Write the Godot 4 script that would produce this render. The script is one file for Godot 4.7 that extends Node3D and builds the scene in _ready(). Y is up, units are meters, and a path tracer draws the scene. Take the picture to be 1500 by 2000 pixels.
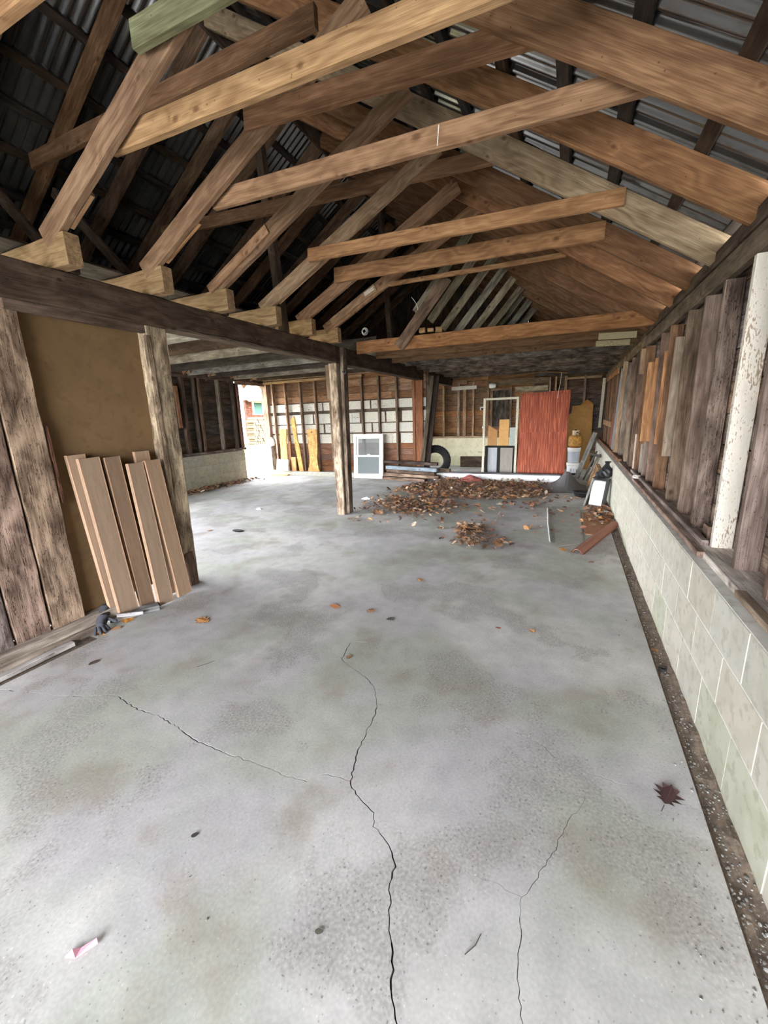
extends Node3D
# An old timber garage bay: concrete slab, block knee walls, exposed rafters under corrugated steel.

var rng := RandomNumberGenerator.new()
var T := {}          # textures
var M := {}          # materials
var counts := {}     # how often a name was used under a parent

# ------------------------------------------------------------------ naming
func numbered(p: Node, n: String) -> String:
	var key := str(p.get_instance_id()) + n
	var c: int = counts.get(key, 0)
	counts[key] = c + 1
	return n if c == 0 else "%s_%03d" % [n, c]

func adopt(p: Node, o: Node, n: String) -> void:
	o.name = numbered(p, n)
	p.add_child(o, true)

func tag(o: Node, label: String, category: String, group := "", kind := "") -> void:
	o.set_meta("label", label)
	o.set_meta("category", category)
	if group != "":
		o.set_meta("group", group)
	if kind != "":
		o.set_meta("kind", kind)

func thing(n: String, label: String, category: String, at := Vector3.ZERO, group := "") -> Node3D:
	var o := Node3D.new()
	adopt(self, o, n)
	o.position = at
	tag(o, label, category, group)
	return o

func struct(n: String, label: String, category: String) -> Node3D:
	var o := Node3D.new()
	adopt(self, o, n)
	tag(o, label, category, "", "structure")
	return o

# ------------------------------------------------------------------ mesh helpers
func commit(st: SurfaceTool, p: Node, n: String, mat: Material, tr := Transform3D.IDENTITY, local := false) -> MeshInstance3D:
	var o := MeshInstance3D.new()
	o.mesh = st.commit()
	o.material_override = mat
	adopt(p, o, n)
	if local:
		o.transform = tr
	else:
		o.global_transform = tr
	return o

func begin() -> SurfaceTool:
	var st := SurfaceTool.new()
	st.begin(Mesh.PRIMITIVE_TRIANGLES)
	return st

func tri(st: SurfaceTool, a: Vector3, b: Vector3, c: Vector3, ua := Vector2.ZERO, ub := Vector2.ZERO, uc := Vector2.ZERO) -> void:
	var n := (c - a).cross(b - a).normalized()
	for q in [[a, ua], [b, ub], [c, uc]]:
		st.set_normal(n)
		st.set_uv(q[1])
		st.add_vertex(q[0])

func quad(st: SurfaceTool, a: Vector3, b: Vector3, c: Vector3, d: Vector3, ua := Vector2.ZERO, ub := Vector2.ZERO, uc := Vector2.ZERO, ud := Vector2.ZERO) -> void:
	tri(st, a, b, c, ua, ub, uc)
	tri(st, a, c, d, ua, uc, ud)

# A sawn board with eased edges. Runs from a to b, w across (towards wdir), t thick. The colour is the dye of this board.
func board(p: Node, n: String, a: Vector3, b: Vector3, wdir: Vector3, w: float, t: float, mat: Material, tint := Color.WHITE, wob := 0.0, segs := 1, ease := 0.004) -> MeshInstance3D:
	var d := b - a
	var ln := d.length()
	var X := d / ln
	var Y := (wdir - X * wdir.dot(X)).normalized()
	var Z := X.cross(Y)
	var c: float = min(ease, min(w, t) * 0.3)
	var hw := w * 0.5
	var ht := t * 0.5
	var ring := [Vector2(hw, -ht + c), Vector2(hw, ht - c), Vector2(hw - c, ht), Vector2(-hw + c, ht), Vector2(-hw, ht - c), Vector2(-hw, -ht + c), Vector2(-hw + c, -ht), Vector2(hw - c, -ht)]
	var st := begin()
	st.set_color(tint.srgb_to_linear())
	var ru := rng.randf() * 3.0
	var rv := rng.randf()
	var rows := []
	for s in segs + 1:
		var x := ln * (float(s) / segs - 0.5)
		var row := []
		var w1 := 0.0
		var w2 := 0.0
		var tw := 0.0
		if wob > 0.0:
			w1 = rng.randf_range(-wob, wob)
			w2 = rng.randf_range(-wob, wob)
			tw = rng.randf_range(-wob, wob) * 0.3
		for q in ring:
			var yy: float = q.x + (w1 if q.x > 0.0 else w2)
			row.append(Vector3(x, yy, q.y + tw))
		rows.append(row)
	for s in segs:
		var u0 := ru + ln * float(s) / segs / 3.2
		var u1 := ru + ln * float(s + 1) / segs / 3.2
		var v := rv
		for k in 8:
			var k2 := (k + 1) % 8
			var v2: float = v + (ring[k2] - ring[k]).length() / 0.4
			quad(st, rows[s][k], rows[s + 1][k], rows[s + 1][k2], rows[s][k2], Vector2(u0, v), Vector2(u1, v), Vector2(u1, v2), Vector2(u0, v2))
			v = v2
	for e in [0, segs]:
		var row: Array = rows[e]
		for k in range(1, 7):
			var i0: Vector3 = row[0]
			var i1: Vector3 = row[k]
			var i2: Vector3 = row[k + 1]
			var f := func(q: Vector3) -> Vector2: return Vector2(ru + q.z / 0.5, rv + q.y / 0.4)
			if e == 0:
				tri(st, i0, i1, i2, f.call(i0), f.call(i1), f.call(i2))
			else:
				tri(st, i0, i2, i1, f.call(i0), f.call(i2), f.call(i1))
	st.generate_tangents()
	return commit(st, p, n, mat, Transform3D(Basis(X, Y, Z), (a + b) * 0.5))

# An upright or axis-aligned block, built like a board.
func block(p: Node, n: String, c: Vector3, size: Vector3, mat: Material, tint := Color.WHITE, ease := 0.004, turn := 0.0) -> MeshInstance3D:
	var B := Basis(Vector3.UP, turn)
	var ax := 0
	if size.y >= size.x and size.y >= size.z:
		ax = 1
	elif size.z >= size.x:
		ax = 2
	var dirs := [B.x, B.y, B.z]
	var oth := (ax + 1) % 3
	var third := (ax + 2) % 3
	return board(p, n, c - dirs[ax] * size[ax] * 0.5, c + dirs[ax] * size[ax] * 0.5, dirs[oth], size[oth], size[third], mat, tint, 0.0, 1, ease)

# Profile (radius, height) turned round the y axis.
func lathe(st: SurfaceTool, prof: Array, segs := 24, tr := Transform3D.IDENTITY, smooth := true) -> void:
	st.set_smooth_group(0 if smooth else -1)
	for i in prof.size() - 1:
		for k in segs:
			var a0 := TAU * k / segs
			var a1 := TAU * (k + 1) / segs
			var p0: Vector2 = prof[i]
			var p1: Vector2 = prof[i + 1]
			var v := [Vector3(p0.x * cos(a0), p0.y, p0.x * sin(a0)), Vector3(p0.x * cos(a1), p0.y, p0.x * sin(a1)), Vector3(p1.x * cos(a1), p1.y, p1.x * sin(a1)), Vector3(p1.x * cos(a0), p1.y, p1.x * sin(a0))]
			var dn := Vector2(p1.y - p0.y, p0.x - p1.x).normalized()
			for id in [[0, 1, 2], [0, 2, 3]]:
				if (v[id[1]] - v[id[0]]).cross(v[id[2]] - v[id[0]]).length() < 1e-10:
					continue
				var am := (a0 + a1) * 0.5
				var order: Array = id
				if (v[id[2]] - v[id[0]]).cross(v[id[1]] - v[id[0]]).dot(Vector3(dn.x * cos(am), dn.y, dn.x * sin(am))) < 0.0:
					order = [id[0], id[2], id[1]]
				for j in order:
					var q: Vector3 = v[j]
					var ang := a0 if j == 0 or j == 3 else a1
					st.set_normal((tr.basis * Vector3(dn.x * cos(ang), dn.y, dn.x * sin(ang))).normalized())
					st.set_uv(Vector2(ang / TAU * 2.0, float(i if j < 2 else i + 1) / prof.size()))
					st.add_vertex(tr * q)

# Round tube along points.
func tube(st: SurfaceTool, pts: Array, r: float, segs := 8, closed := false) -> void:
	var n := pts.size()
	var rings := []
	for i in n:
		var a: Vector3 = pts[(i - 1 + n) % n] if closed else pts[max(i - 1, 0)]
		var b: Vector3 = pts[(i + 1) % n] if closed else pts[min(i + 1, n - 1)]
		var t := (b - a).normalized()
		var s := t.cross(Vector3.UP if abs(t.y) < 0.9 else Vector3.RIGHT).normalized()
		var u := s.cross(t)
		var row := []
		for k in segs:
			var an := TAU * k / segs
			row.append([pts[i] + (s * cos(an) + u * sin(an)) * r, s * cos(an) + u * sin(an)])
		rings.append(row)
	for i in (n if closed else n - 1):
		var i2 := (i + 1) % n
		for k in segs:
			var k2 := (k + 1) % segs
			var qs := [rings[i][k], rings[i2][k], rings[i2][k2], rings[i][k], rings[i2][k2], rings[i][k2]]
			if (qs[2][0] - qs[0][0]).cross(qs[1][0] - qs[0][0]).dot(qs[0][1] + qs[2][1]) < 0.0:
				qs = [qs[0], qs[2], qs[1], qs[3], qs[5], qs[4]]
			for q in qs:
				st.set_normal(q[1])
				st.set_uv(Vector2(float(i) / n, 0.1))
				st.add_vertex(q[0])

# A flat outline (x right, y up) given thickness t; front face towards +z, uv in metres.
func prism(st: SurfaceTool, poly: PackedVector2Array, t: float, uvs := 1.0) -> void:
	var P := poly
	if Geometry2D.is_polygon_clockwise(P):
		P.reverse()
	var idx := Geometry2D.triangulate_polygon(P)
	var h := t * 0.5
	for i in range(0, idx.size(), 3):
		var q := [P[idx[i]], P[idx[i + 1]], P[idx[i + 2]]]
		if (q[1] - q[0]).cross(q[2] - q[0]) > 0.0:
			var s = q[1]
			q[1] = q[2]
			q[2] = s
		tri(st, Vector3(q[0].x, q[0].y, h), Vector3(q[1].x, q[1].y, h), Vector3(q[2].x, q[2].y, h), q[0] * uvs, q[1] * uvs, q[2] * uvs)
		tri(st, Vector3(q[0].x, q[0].y, -h), Vector3(q[2].x, q[2].y, -h), Vector3(q[1].x, q[1].y, -h), q[0] * uvs, q[2] * uvs, q[1] * uvs)
	for i in P.size():
		var a := P[i]
		var b := P[(i + 1) % P.size()]
		quad(st, Vector3(a.x, a.y, h), Vector3(a.x, a.y, -h), Vector3(b.x, b.y, -h), Vector3(b.x, b.y, h), a * uvs, a * uvs, b * uvs, b * uvs)

func flat_panel(p: Node, n: String, poly: PackedVector2Array, t: float, mat: Material, tint: Color, tr: Transform3D, uvs := 1.0) -> MeshInstance3D:
	var st := begin()
	st.set_color(tint.srgb_to_linear())
	prism(st, poly, t, uvs)
	st.generate_tangents()
	return commit(st, p, n, mat, tr)

func rect(w: float, h: float) -> PackedVector2Array:
	return PackedVector2Array([Vector2(-w / 2, 0), Vector2(w / 2, 0), Vector2(w / 2, h), Vector2(-w / 2, h)])

# ------------------------------------------------------------------ textures
func noise(seed_: int, freq: float, oct := 4, type := FastNoiseLite.TYPE_SIMPLEX_SMOOTH) -> FastNoiseLite:
	var f := FastNoiseLite.new()
	f.seed = seed_
	f.noise_type = type
	f.frequency = freq
	f.fractal_octaves = oct
	return f

# Wood: growth rings bent round knots, long fibres, stains, nail holes. Tiles along u.
func wood_image(sd: int, knots: int, rings: float, contrast: float, stain: float, crack: float, light: Color, dark: Color) -> Image:
	var w := 1792
	var h := 256
	var r := RandomNumberGenerator.new()
	r.seed = sd
	var n1 := noise(sd, 1.0, 3)
	var n2 := noise(sd + 7, 1.0, 4)
	var K := []
	for i in knots:
		K.append([r.randf(), r.randf_range(0.08, 0.92), r.randf_range(0.010, 0.021)])
	var nails := []
	for i in 26:
		nails.append([r.randf(), r.randf(), r.randf_range(0.003, 0.005)])
	var data := PackedByteArray()
	data.resize(w * h * 3)
	var i0 := 0
	for y in h:
		var v := float(y) / h
		for x in w:
			var th := TAU * x / w
			var cx := cos(th)
			var sx := sin(th)
			var t := v * rings + 1.6 * n1.get_noise_3d(cx * 0.9, sx * 0.9, v * 1.4)
			var kd := 0.0
			for k in K:
				var du: float = absf(float(x) / w - k[0])
				du = minf(du, 1.0 - du) * 3.2
				var dv: float = (v - k[1]) * 0.4
				if du < 0.2:
					var d: float = sqrt(du * du * 0.45 + dv * dv) / k[2]
					t += 0.9 * exp(-d * d * 0.22) * signf(dv)
					if d < 1.0:
						kd = maxf(kd, 1.0 - d * d * 0.8)
			for k in nails:
				var du2: float = absf(float(x) / w - k[0]) * 3.2
				var dv2: float = (v - k[1]) * 0.4
				if du2 * du2 + dv2 * dv2 < k[2] * k[2]:
					kd = maxf(kd, 0.9)
			var g := 0.5 + 0.5 * sin(TAU * t)
			var fib := 0.45 * n2.get_noise_3d(cx * 1.1, sx * 1.1, v * 36.0) + 0.6 * n1.get_noise_3d(cx * 2.2 + 40.0, sx * 2.2, v * 110.0)
			var st := n2.get_noise_3d(cx * 1.1 + 9.0, sx * 1.1, v * 2.2)
			var q := 0.62 + contrast * (0.22 * (g - 0.5) + 0.55 * fib) + stain * st
			if crack > 0.0:
				var cr := n1.get_noise_3d(cx * 2.0, sx * 2.0, v * 17.0 + 30.0)
				if absf(cr) < 0.018 * crack:
					q -= 0.5
			q = clampf(q, 0.0, 1.0) * (1.0 - 0.55 * kd)
			data[i0] = int(255.0 * clampf(lerpf(dark.r, light.r, q), 0, 1))
			data[i0 + 1] = int(255.0 * clampf(lerpf(dark.g, light.g, q), 0, 1))
			data[i0 + 2] = int(255.0 * clampf(lerpf(dark.b, light.b, q), 0, 1))
			i0 += 3
	return Image.create_from_data(w, h, false, Image.FORMAT_RGB8, data)

# Old white paint over grey wood, worn through in flakes along the fibres.
func paint_image(sd: int, cover: float, paint: Color, under: Color) -> Image:
	var w := 768
	var h := 192
	var n1 := noise(sd, 1.0, 5)
	var data := PackedByteArray()
	data.resize(w * h * 3)
	var i0 := 0
	for y in h:
		var v := float(y) / h
		for x in w:
			var th := TAU * x / w
			var a := n1.get_noise_3d(cos(th) * 14.0, sin(th) * 14.0, v * 40.0)
			var b := n1.get_noise_3d(cos(th) * 1.2, sin(th) * 1.2, v * 3.0 + 20.0)
			var k := smoothstep(cover - 0.10, cover + 0.10, a + 0.6 * b)
			var c := paint.lerp(under, k)
			var f := 0.94 + 0.12 * b + 0.05 * a
			data[i0] = int(255.0 * clampf(c.r * f, 0, 1))
			data[i0 + 1] = int(255.0 * clampf(c.g * f, 0, 1))
			data[i0 + 2] = int(255.0 * clampf(c.b * f, 0, 1))
			i0 += 3
	return Image.create_from_data(w, h, false, Image.FORMAT_RGB8, data)

func grain_bytes(w: int, h: int, sd: int, freq: float, oct: int, off: Vector3, stretch := 1.0, type := FastNoiseLite.TYPE_SIMPLEX_SMOOTH) -> PackedByteArray:
	var f := noise(sd, freq, oct, type)
	f.offset = off
	return f.get_image(w, h, false, false, false).get_data()

# Mottled stuff made of two colours with fine grain; used for blocks, metal, cloth, plywood.
func mottle(sd: int, side: int, f1: float, f2: float, a: Color, b: Color, c: Color, grain: float, tw := 1.0) -> Image:
	var g1 := noise(sd, f1, 4).get_seamless_image(side, side, false, false, 0.15, true).get_data()
	var g2 := noise(sd + 3, f2, 4).get_seamless_image(side, side, false, false, 0.15, true).get_data()
	var g3 := noise(sd + 5, 0.35, 2).get_seamless_image(side, side, false, false, 0.1, true).get_data()
	var data := PackedByteArray()
	data.resize(side * side * 3)
	for i in side * side:
		var k := smoothstep(0.3, 0.7, g1[i] / 255.0)
		var m := smoothstep(0.55, 0.85, g2[i] / 255.0) * tw
		var e := 1.0 + grain * (g3[i] / 255.0 - 0.5)
		var col := a.lerp(b, k).lerp(c, m) * e
		data[i * 3] = int(255.0 * clampf(col.r, 0, 1))
		data[i * 3 + 1] = int(255.0 * clampf(col.g, 0, 1))
		data[i * 3 + 2] = int(255.0 * clampf(col.b, 0, 1))
	return Image.create_from_data(side, side, false, Image.FORMAT_RGB8, data)

# The slab: grey cement with greenish, bluish and brown dirt patches, grit and pits. (x0, z0) is the corner, mpp metres a pixel.
func slab_image(w: int, h: int, x0: float, z0: float, mpp: float) -> Image:
	var off := func(fr: float) -> Vector3: return Vector3(x0 / mpp, z0 / mpp, 0.0)
	var o: Vector3 = off.call(1.0)
	var big := grain_bytes(w, h, 11, 0.55 * mpp, 4, o)
	var hue := grain_bytes(w, h, 23, 0.75 * mpp, 3, o)
	var dirt := grain_bytes(w, h, 31, 1.5 * mpp, 6, o)
	var mid := grain_bytes(w, h, 41, 5.0 * mpp, 5, o)
	var fine := grain_bytes(w, h, 53, 60.0 * mpp, 3, o)
	var wear := grain_bytes(w, h, 83, 0.95 * mpp, 6, o)
	var rg := Color(0.585, 0.57, 0.55)
	var pit := grain_bytes(w, h, 67, 75.0 * mpp, 1, o)
	var data := PackedByteArray()
	data.resize(w * h * 3)
	var cg := Color(0.66, 0.668, 0.625)
	var cb := Color(0.70, 0.69, 0.685)
	var cw := Color(0.775, 0.766, 0.745)
	var br := Color(0.53, 0.49, 0.43)
	for i in w * h:
		var hu := smoothstep(0.36, 0.64, hue[i] / 255.0)
		var bg := smoothstep(0.42, 0.72, big[i] / 255.0)
		var md := mid[i] / 255.0 - 0.5
		var fi := fine[i] / 255.0 - 0.5
		var di := dirt[i] / 255.0
		var c := cg.lerp(cb, hu).lerp(cw, bg * 0.75)
		var dk := smoothstep(0.50, 0.86, di + 0.30 * md - 0.03)
		c = c.lerp(br, dk * 0.55)
		var rw := smoothstep(0.53, 0.66, wear[i] / 255.0 + 0.25 * md)     # rough zones where the trowelled skin is gone
		c = c.lerp(rg, rw * 0.5)
		var e := 0.98 + 0.15 * md + (0.12 + 0.16 * rw) * fi
		var worn: int = 14 if rw > 0.4 else 0     # where the skin is worn off the stones show
		if pit[i] > 240 - worn:
			e *= 0.74
		elif pit[i] < 16 + worn:
			e *= 1.12
		data[i * 3] = int(255.0 * clampf(c.r * e, 0, 1))
		data[i * 3 + 1] = int(255.0 * clampf(c.g * e, 0, 1))
		data[i * 3 + 2] = int(255.0 * clampf(c.b * e, 0, 1))
	return Image.create_from_data(w, h, false, Image.FORMAT_RGB8, data)

func tex(i: Image) -> ImageTexture:
	return ImageTexture.create_from_image(i)

func surface(t: Texture2D, rough := 0.9, relief := 0.0, metal := 0.0) -> StandardMaterial3D:
	var m := StandardMaterial3D.new()
	m.vertex_color_use_as_albedo = true
	m.albedo_texture = t
	m.roughness = rough
	m.metallic = metal
	m.metallic_specular = 0.3
	if relief > 0.0:
		m.heightmap_enabled = true
		m.heightmap_texture = t
		m.heightmap_scale = relief
	return m

func plain(c: Color, rough := 0.8, metal := 0.0) -> StandardMaterial3D:
	var m := StandardMaterial3D.new()
	m.albedo_color = c
	m.roughness = rough
	m.metallic = metal
	return m

func triplanar(m: StandardMaterial3D, s: float) -> StandardMaterial3D:
	m.uv1_triplanar = true
	m.uv1_world_triplanar = true
	m.uv1_scale = Vector3(s, s, s)
	return m

func make_materials() -> void:
	var lt := Color(1, 1, 1)
	T.pine = tex(wood_image(3, 7, 5.0, 0.75, 0.22, 0.0, Color(1.0, 0.97, 0.93), Color(0.42, 0.35, 0.30)))
	T.aged = tex(wood_image(17, 6, 4.0, 0.75, 0.38, 0.4, Color(1.0, 0.98, 0.96), Color(0.38, 0.34, 0.31)))
	T.rough = tex(wood_image(29, 4, 3.0, 1.0, 0.62, 1.6, Color(1.0, 0.98, 0.96), Color(0.32, 0.285, 0.265)))
	T.paint = tex(paint_image(5, 0.38, Color(0.90, 0.89, 0.86), Color(0.62, 0.56, 0.50)))
	T.chip = tex(paint_image(8, 0.40, Color(0.88, 0.87, 0.84), Color(0.46, 0.40, 0.34)))
	T.block = tex(mottle(2, 512, 0.008, 0.02, Color(0.93, 0.93, 0.92), Color(0.89, 0.89, 0.87), Color(0.84, 0.835, 0.81), 0.10))
	T.metal = tex(mottle(4, 512, 0.01, 0.03, Color(0.94, 0.94, 0.945), Color(0.88, 0.88, 0.885), Color(0.82, 0.815, 0.80), 0.05))
	T.ply = tex(mottle(6, 512, 0.012, 0.03, Color(0.95, 0.94, 0.92), Color(0.91, 0.90, 0.88), Color(0.88, 0.86, 0.84), 0.10))
	T.soil = tex(mottle(9, 512, 0.02, 0.05, Color(0.52, 0.46, 0.40), Color(0.43, 0.38, 0.34), Color(0.58, 0.53, 0.48), 0.5))
	T.grass = tex(mottle(12, 512, 0.02, 0.08, Color(0.44, 0.41, 0.26), Color(0.36, 0.36, 0.20), Color(0.48, 0.40, 0.28), 0.6))
	M.pine = surface(T.pine, 0.85, 0.08)
	M.aged = surface(T.aged, 0.92, 0.12)
	M.rough = surface(T.rough, 0.95, 0.22)
	M.paint = surface(T.paint, 0.8, 0.05)
	M.chip = surface(T.chip, 0.85, 0.08)
	M.block = triplanar(surface(T.block, 0.95), 1.1)
	M.metal = surface(T.metal, 0.22, 0.0, 0.9)
	M.metal.albedo_color = Color(0.60, 0.60, 0.595)
	M.galv = surface(T.metal, 0.5, 0.0, 0.5)
	M.ply = surface(T.ply, 0.85, 0.03)
	M.soil = triplanar(surface(T.soil, 1.0), 1.7)
	M.grass = triplanar(surface(T.grass, 1.0), 0.7)
	M.plaster = triplanar(surface(tex(mottle(44, 256, 0.01, 0.03, Color(0.97, 0.97, 0.97), Color(0.94, 0.94, 0.93), Color(0.88, 0.87, 0.84), 0.04)), 0.8), 0.8)
	M.white = plain(Color(0.90, 0.91, 0.90), 0.45)
	M.offwhite = plain(Color(0.86, 0.85, 0.81), 0.7)
	M.black = plain(Color(0.07, 0.07, 0.075), 0.6)
	M.rubber = plain(Color(0.13, 0.13, 0.13), 0.85)
	M.tint = StandardMaterial3D.new()
	M.tint.vertex_color_use_as_albedo = true
	M.tint.roughness = 0.85
	var gl := StandardMaterial3D.new()
	gl.albedo_color = Color(0.55, 0.58, 0.58, 0.35)
	gl.transparency = BaseMaterial3D.TRANSPARENCY_ALPHA
	gl.roughness = 0.4
	gl.metallic_specular = 0.2
	M.glass = gl
	M.screen = plain(Color(0.42, 0.44, 0.45), 0.8)
	M.leaf = StandardMaterial3D.new()
	M.leaf.vertex_color_use_as_albedo = true
	M.leaf.roughness = 0.75
	M.leaf.backlight_enabled = true
	M.leaf.backlight = Color(0.25, 0.2, 0.12)
	# corrugation of the brown-red sheet: painted boards with upright brush streaks
	T.red = tex(red_image())
	M.red = surface(T.red, 0.6, 0.12)

func red_image() -> Image:
	var w := 512
	var h := 512
	var n1 := noise(77, 1.0, 4)
	var data := PackedByteArray()
	data.resize(w * h * 3)
	var i := 0
	var d := Color(0.47, 0.21, 0.15)
	var l := Color(0.84, 0.50, 0.36)
	for y in h:
		for x in w:
			var a := n1.get_noise_2d(x * 0.12, y * 0.003)
			var b := n1.get_noise_2d(x * 0.03 + 50.0, y * 0.004)
			var c2 := n1.get_noise_2d(x * 0.5 + 9.0, y * 0.006)
			var q := clampf(0.45 + 0.9 * a + 0.35 * b + 0.45 * c2, 0.0, 1.0)
			var c := d.lerp(l, q * q)
			data[i] = int(255 * c.r)
			data[i + 1] = int(255 * c.g)
			data[i + 2] = int(255 * c.b)
			i += 3
	return Image.create_from_data(w, h, false, Image.FORMAT_RGB8, data)

func shade(base: Color, spread := 0.06) -> Color:   # each board is a little different in tone
	var k := 1.0 + rng.randf_range(-spread, spread)
	var h := rng.randf_range(-spread, spread) * 0.3
	return Color(clampf(base.r * k + h, 0, 1), clampf(base.g * k, 0, 1), clampf(base.b * k - h, 0, 1))

# ------------------------------------------------------------------ dyes of the timber
const PINE := Color(0.74, 0.61, 0.48)
const BROWN := Color(0.57, 0.46, 0.37)
const OLD := Color(0.44, 0.385, 0.34)
const GREY := Color(0.66, 0.62, 0.57)
const UMBER := Color(0.58, 0.50, 0.45)
const ORANGE := Color(0.80, 0.62, 0.46)

const FZ := 3.6          # where the wide open front stands
const RIDGE_X := -3.75
const SLOPE := 0.65
const RAFTER_Z := [3.2, 2.5, 1.76, 1.02, 0.3, -0.43, -1.16, -1.9, -2.64, -3.36, -4.12, -4.85, -5.53, -6.33, -7.08, -7.82, -8.56, -9.3, -10.04, -10.78, -11.52, -12.26]
func under_r(x: float) -> float:
	return 2.67 + SLOPE * (0.81 - x)
func under_l(x: float) -> float:
	return 2.67 + SLOPE * (x + 8.31)

# ------------------------------------------------------------------ the stage: camera, sky, exposure
func stage() -> void:
	var cam := Camera3D.new()
	cam.name = "camera"
	add_child(cam)
	# axes found from the vanishing points of the walls, the joists and the studs; 790 px focal length on a 1500 x 2000 frame
	var d := Vector3(365, -200, 790).normalized()
	var v := Vector3(118, 3400, 790)
	v = (v - d * v.dot(d)).normalized()
	var r := v.cross(d)
	# world x, y, z expressed in (right, down, ahead); turn to Godot's (right, up, back)
	cam.global_transform = Transform3D(Basis(Vector3(r.x, -v.x, -d.x), -Vector3(r.y, -v.y, -d.y), -Vector3(r.z, -v.z, -d.z)), Vector3(0, 1.6, 0))
	cam.fov = rad_to_deg(2.0 * atan(1000.0 / 790.0))
	cam.near = 0.02
	cam.far = 300.0
	cam.current = true
	var sky_mat := ProceduralSkyMaterial.new()
	sky_mat.sky_top_color = Color(0.9, 0.92, 0.96)
	sky_mat.sky_horizon_color = Color(0.97, 0.975, 0.985)
	sky_mat.ground_bottom_color = Color(0.45, 0.44, 0.4)
	sky_mat.ground_horizon_color = Color(0.62, 0.61, 0.58)
	sky_mat.sky_energy_multiplier = 4.0
	sky_mat.ground_energy_multiplier = 1.0
	var sky := Sky.new()
	sky.sky_material = sky_mat
	var env := Environment.new()
	env.background_mode = Environment.BG_SKY
	env.sky = sky
	env.tonemap_mode = Environment.TONE_MAPPER_LINEAR
	env.tonemap_exposure = 1.72
	env.sdfgi_enabled = true
	env.ssao_enabled = true
	env.ssil_enabled = true
	var we := WorldEnvironment.new()
	we.name = "world_environment"
	we.environment = env
	add_child(we)

# ------------------------------------------------------------------ floor
const CRACKS := [
	[0.004, [-1.254, -2.352, -1.361, -2.312, -1.348, -2.223, -1.317, -2.091, -1.217, -2.049, -1.069, -1.982, -0.992, -1.919, -0.923, -1.819, -0.882, -1.718, -0.870, -1.583, -0.852, -1.450, -0.829, -1.361, -0.798, -1.271, -0.735, -1.227, -0.643, -1.189, -0.618, -1.138, -0.563, -1.113, -0.505, -1.075, -0.483, -1.034, -0.475, -0.975, -0.440, -0.884, -0.406, -0.824, -0.356, -0.713, -0.320, -0.666, -0.26, -0.3, -0.3, 0.6]],
	[0.0045, [-3.4, -1.0, -3.195, -1.023, -2.912, -1.100, -2.770, -1.130, -2.618, -1.181, -2.443, -1.267, -2.346, -1.256, -2.179, -1.236, -2.014, -1.243, -1.839, -1.223, -1.690, -1.193, -1.527, -1.187, -1.283, -1.197, -1.139, -1.195, -1.066, -1.199, -0.986, -1.207]],
	[0.003, [-0.943, -1.269, -0.879, -1.282, -0.80, -1.285]],
	[0.003, [-0.901, -1.787, -0.784, -1.804, -0.66, -1.86, -0.542, -1.949, -0.480, -1.906, -0.361, -1.926, -0.237, -1.887, -0.015, -1.818, 0.037, -1.767, 0.177, -1.732, 0.347, -1.717, 0.7, -1.70]],
	[0.0018, [0.16, -1.60, 0.072, -1.396, 0.037, -1.284, 0.003, -1.213, -0.047, -1.111, -0.051, -1.048, -0.036, -1.004, -0.042, -0.933, -0.030, -0.852, -0.016, -0.805, 0.05, -0.4]],
	[0.0015, [-0.236, -1.113, -0.121, -1.116, -0.047, -1.111]],
	[0.0015, [-2.35, -2.9, -1.9, -3.05, -1.6, -2.95, -1.2, -3.2, -0.6, -3.15, 0.1, -3.4, 0.7, -3.5]],
]

func crack_shapes() -> Array:
	var out := []
	for c in CRACKS:
		var raw: Array = c[1]
		var line := PackedVector2Array()
		var n := raw.size() / 2
		for i in n - 1:
			var a := Vector2(raw[i * 2], raw[i * 2 + 1])
			var b := Vector2(raw[i * 2 + 2], raw[i * 2 + 3])
			var m := int(ceil((b - a).length() / 0.022))
			var side := (b - a).normalized().orthogonal()
			for k in m:
				line.append(a.lerp(b, float(k) / m) + side * rng.randf_range(-0.0055, 0.0055))
		line.append(Vector2(raw[n * 2 - 2], raw[n * 2 - 1]))
		# widths change along the crack
		var i2 := 0
		while i2 < line.size() - 1:
			var e: int = min(i2 + 5, line.size() - 1)
			for q in Geometry2D.offset_polyline(line.slice(i2, e + 1), c[0] * rng.randf_range(0.35, 0.8), Geometry2D.JOIN_MITER, Geometry2D.END_SQUARE):
				out.append(q)
			i2 = e
	return out

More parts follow.
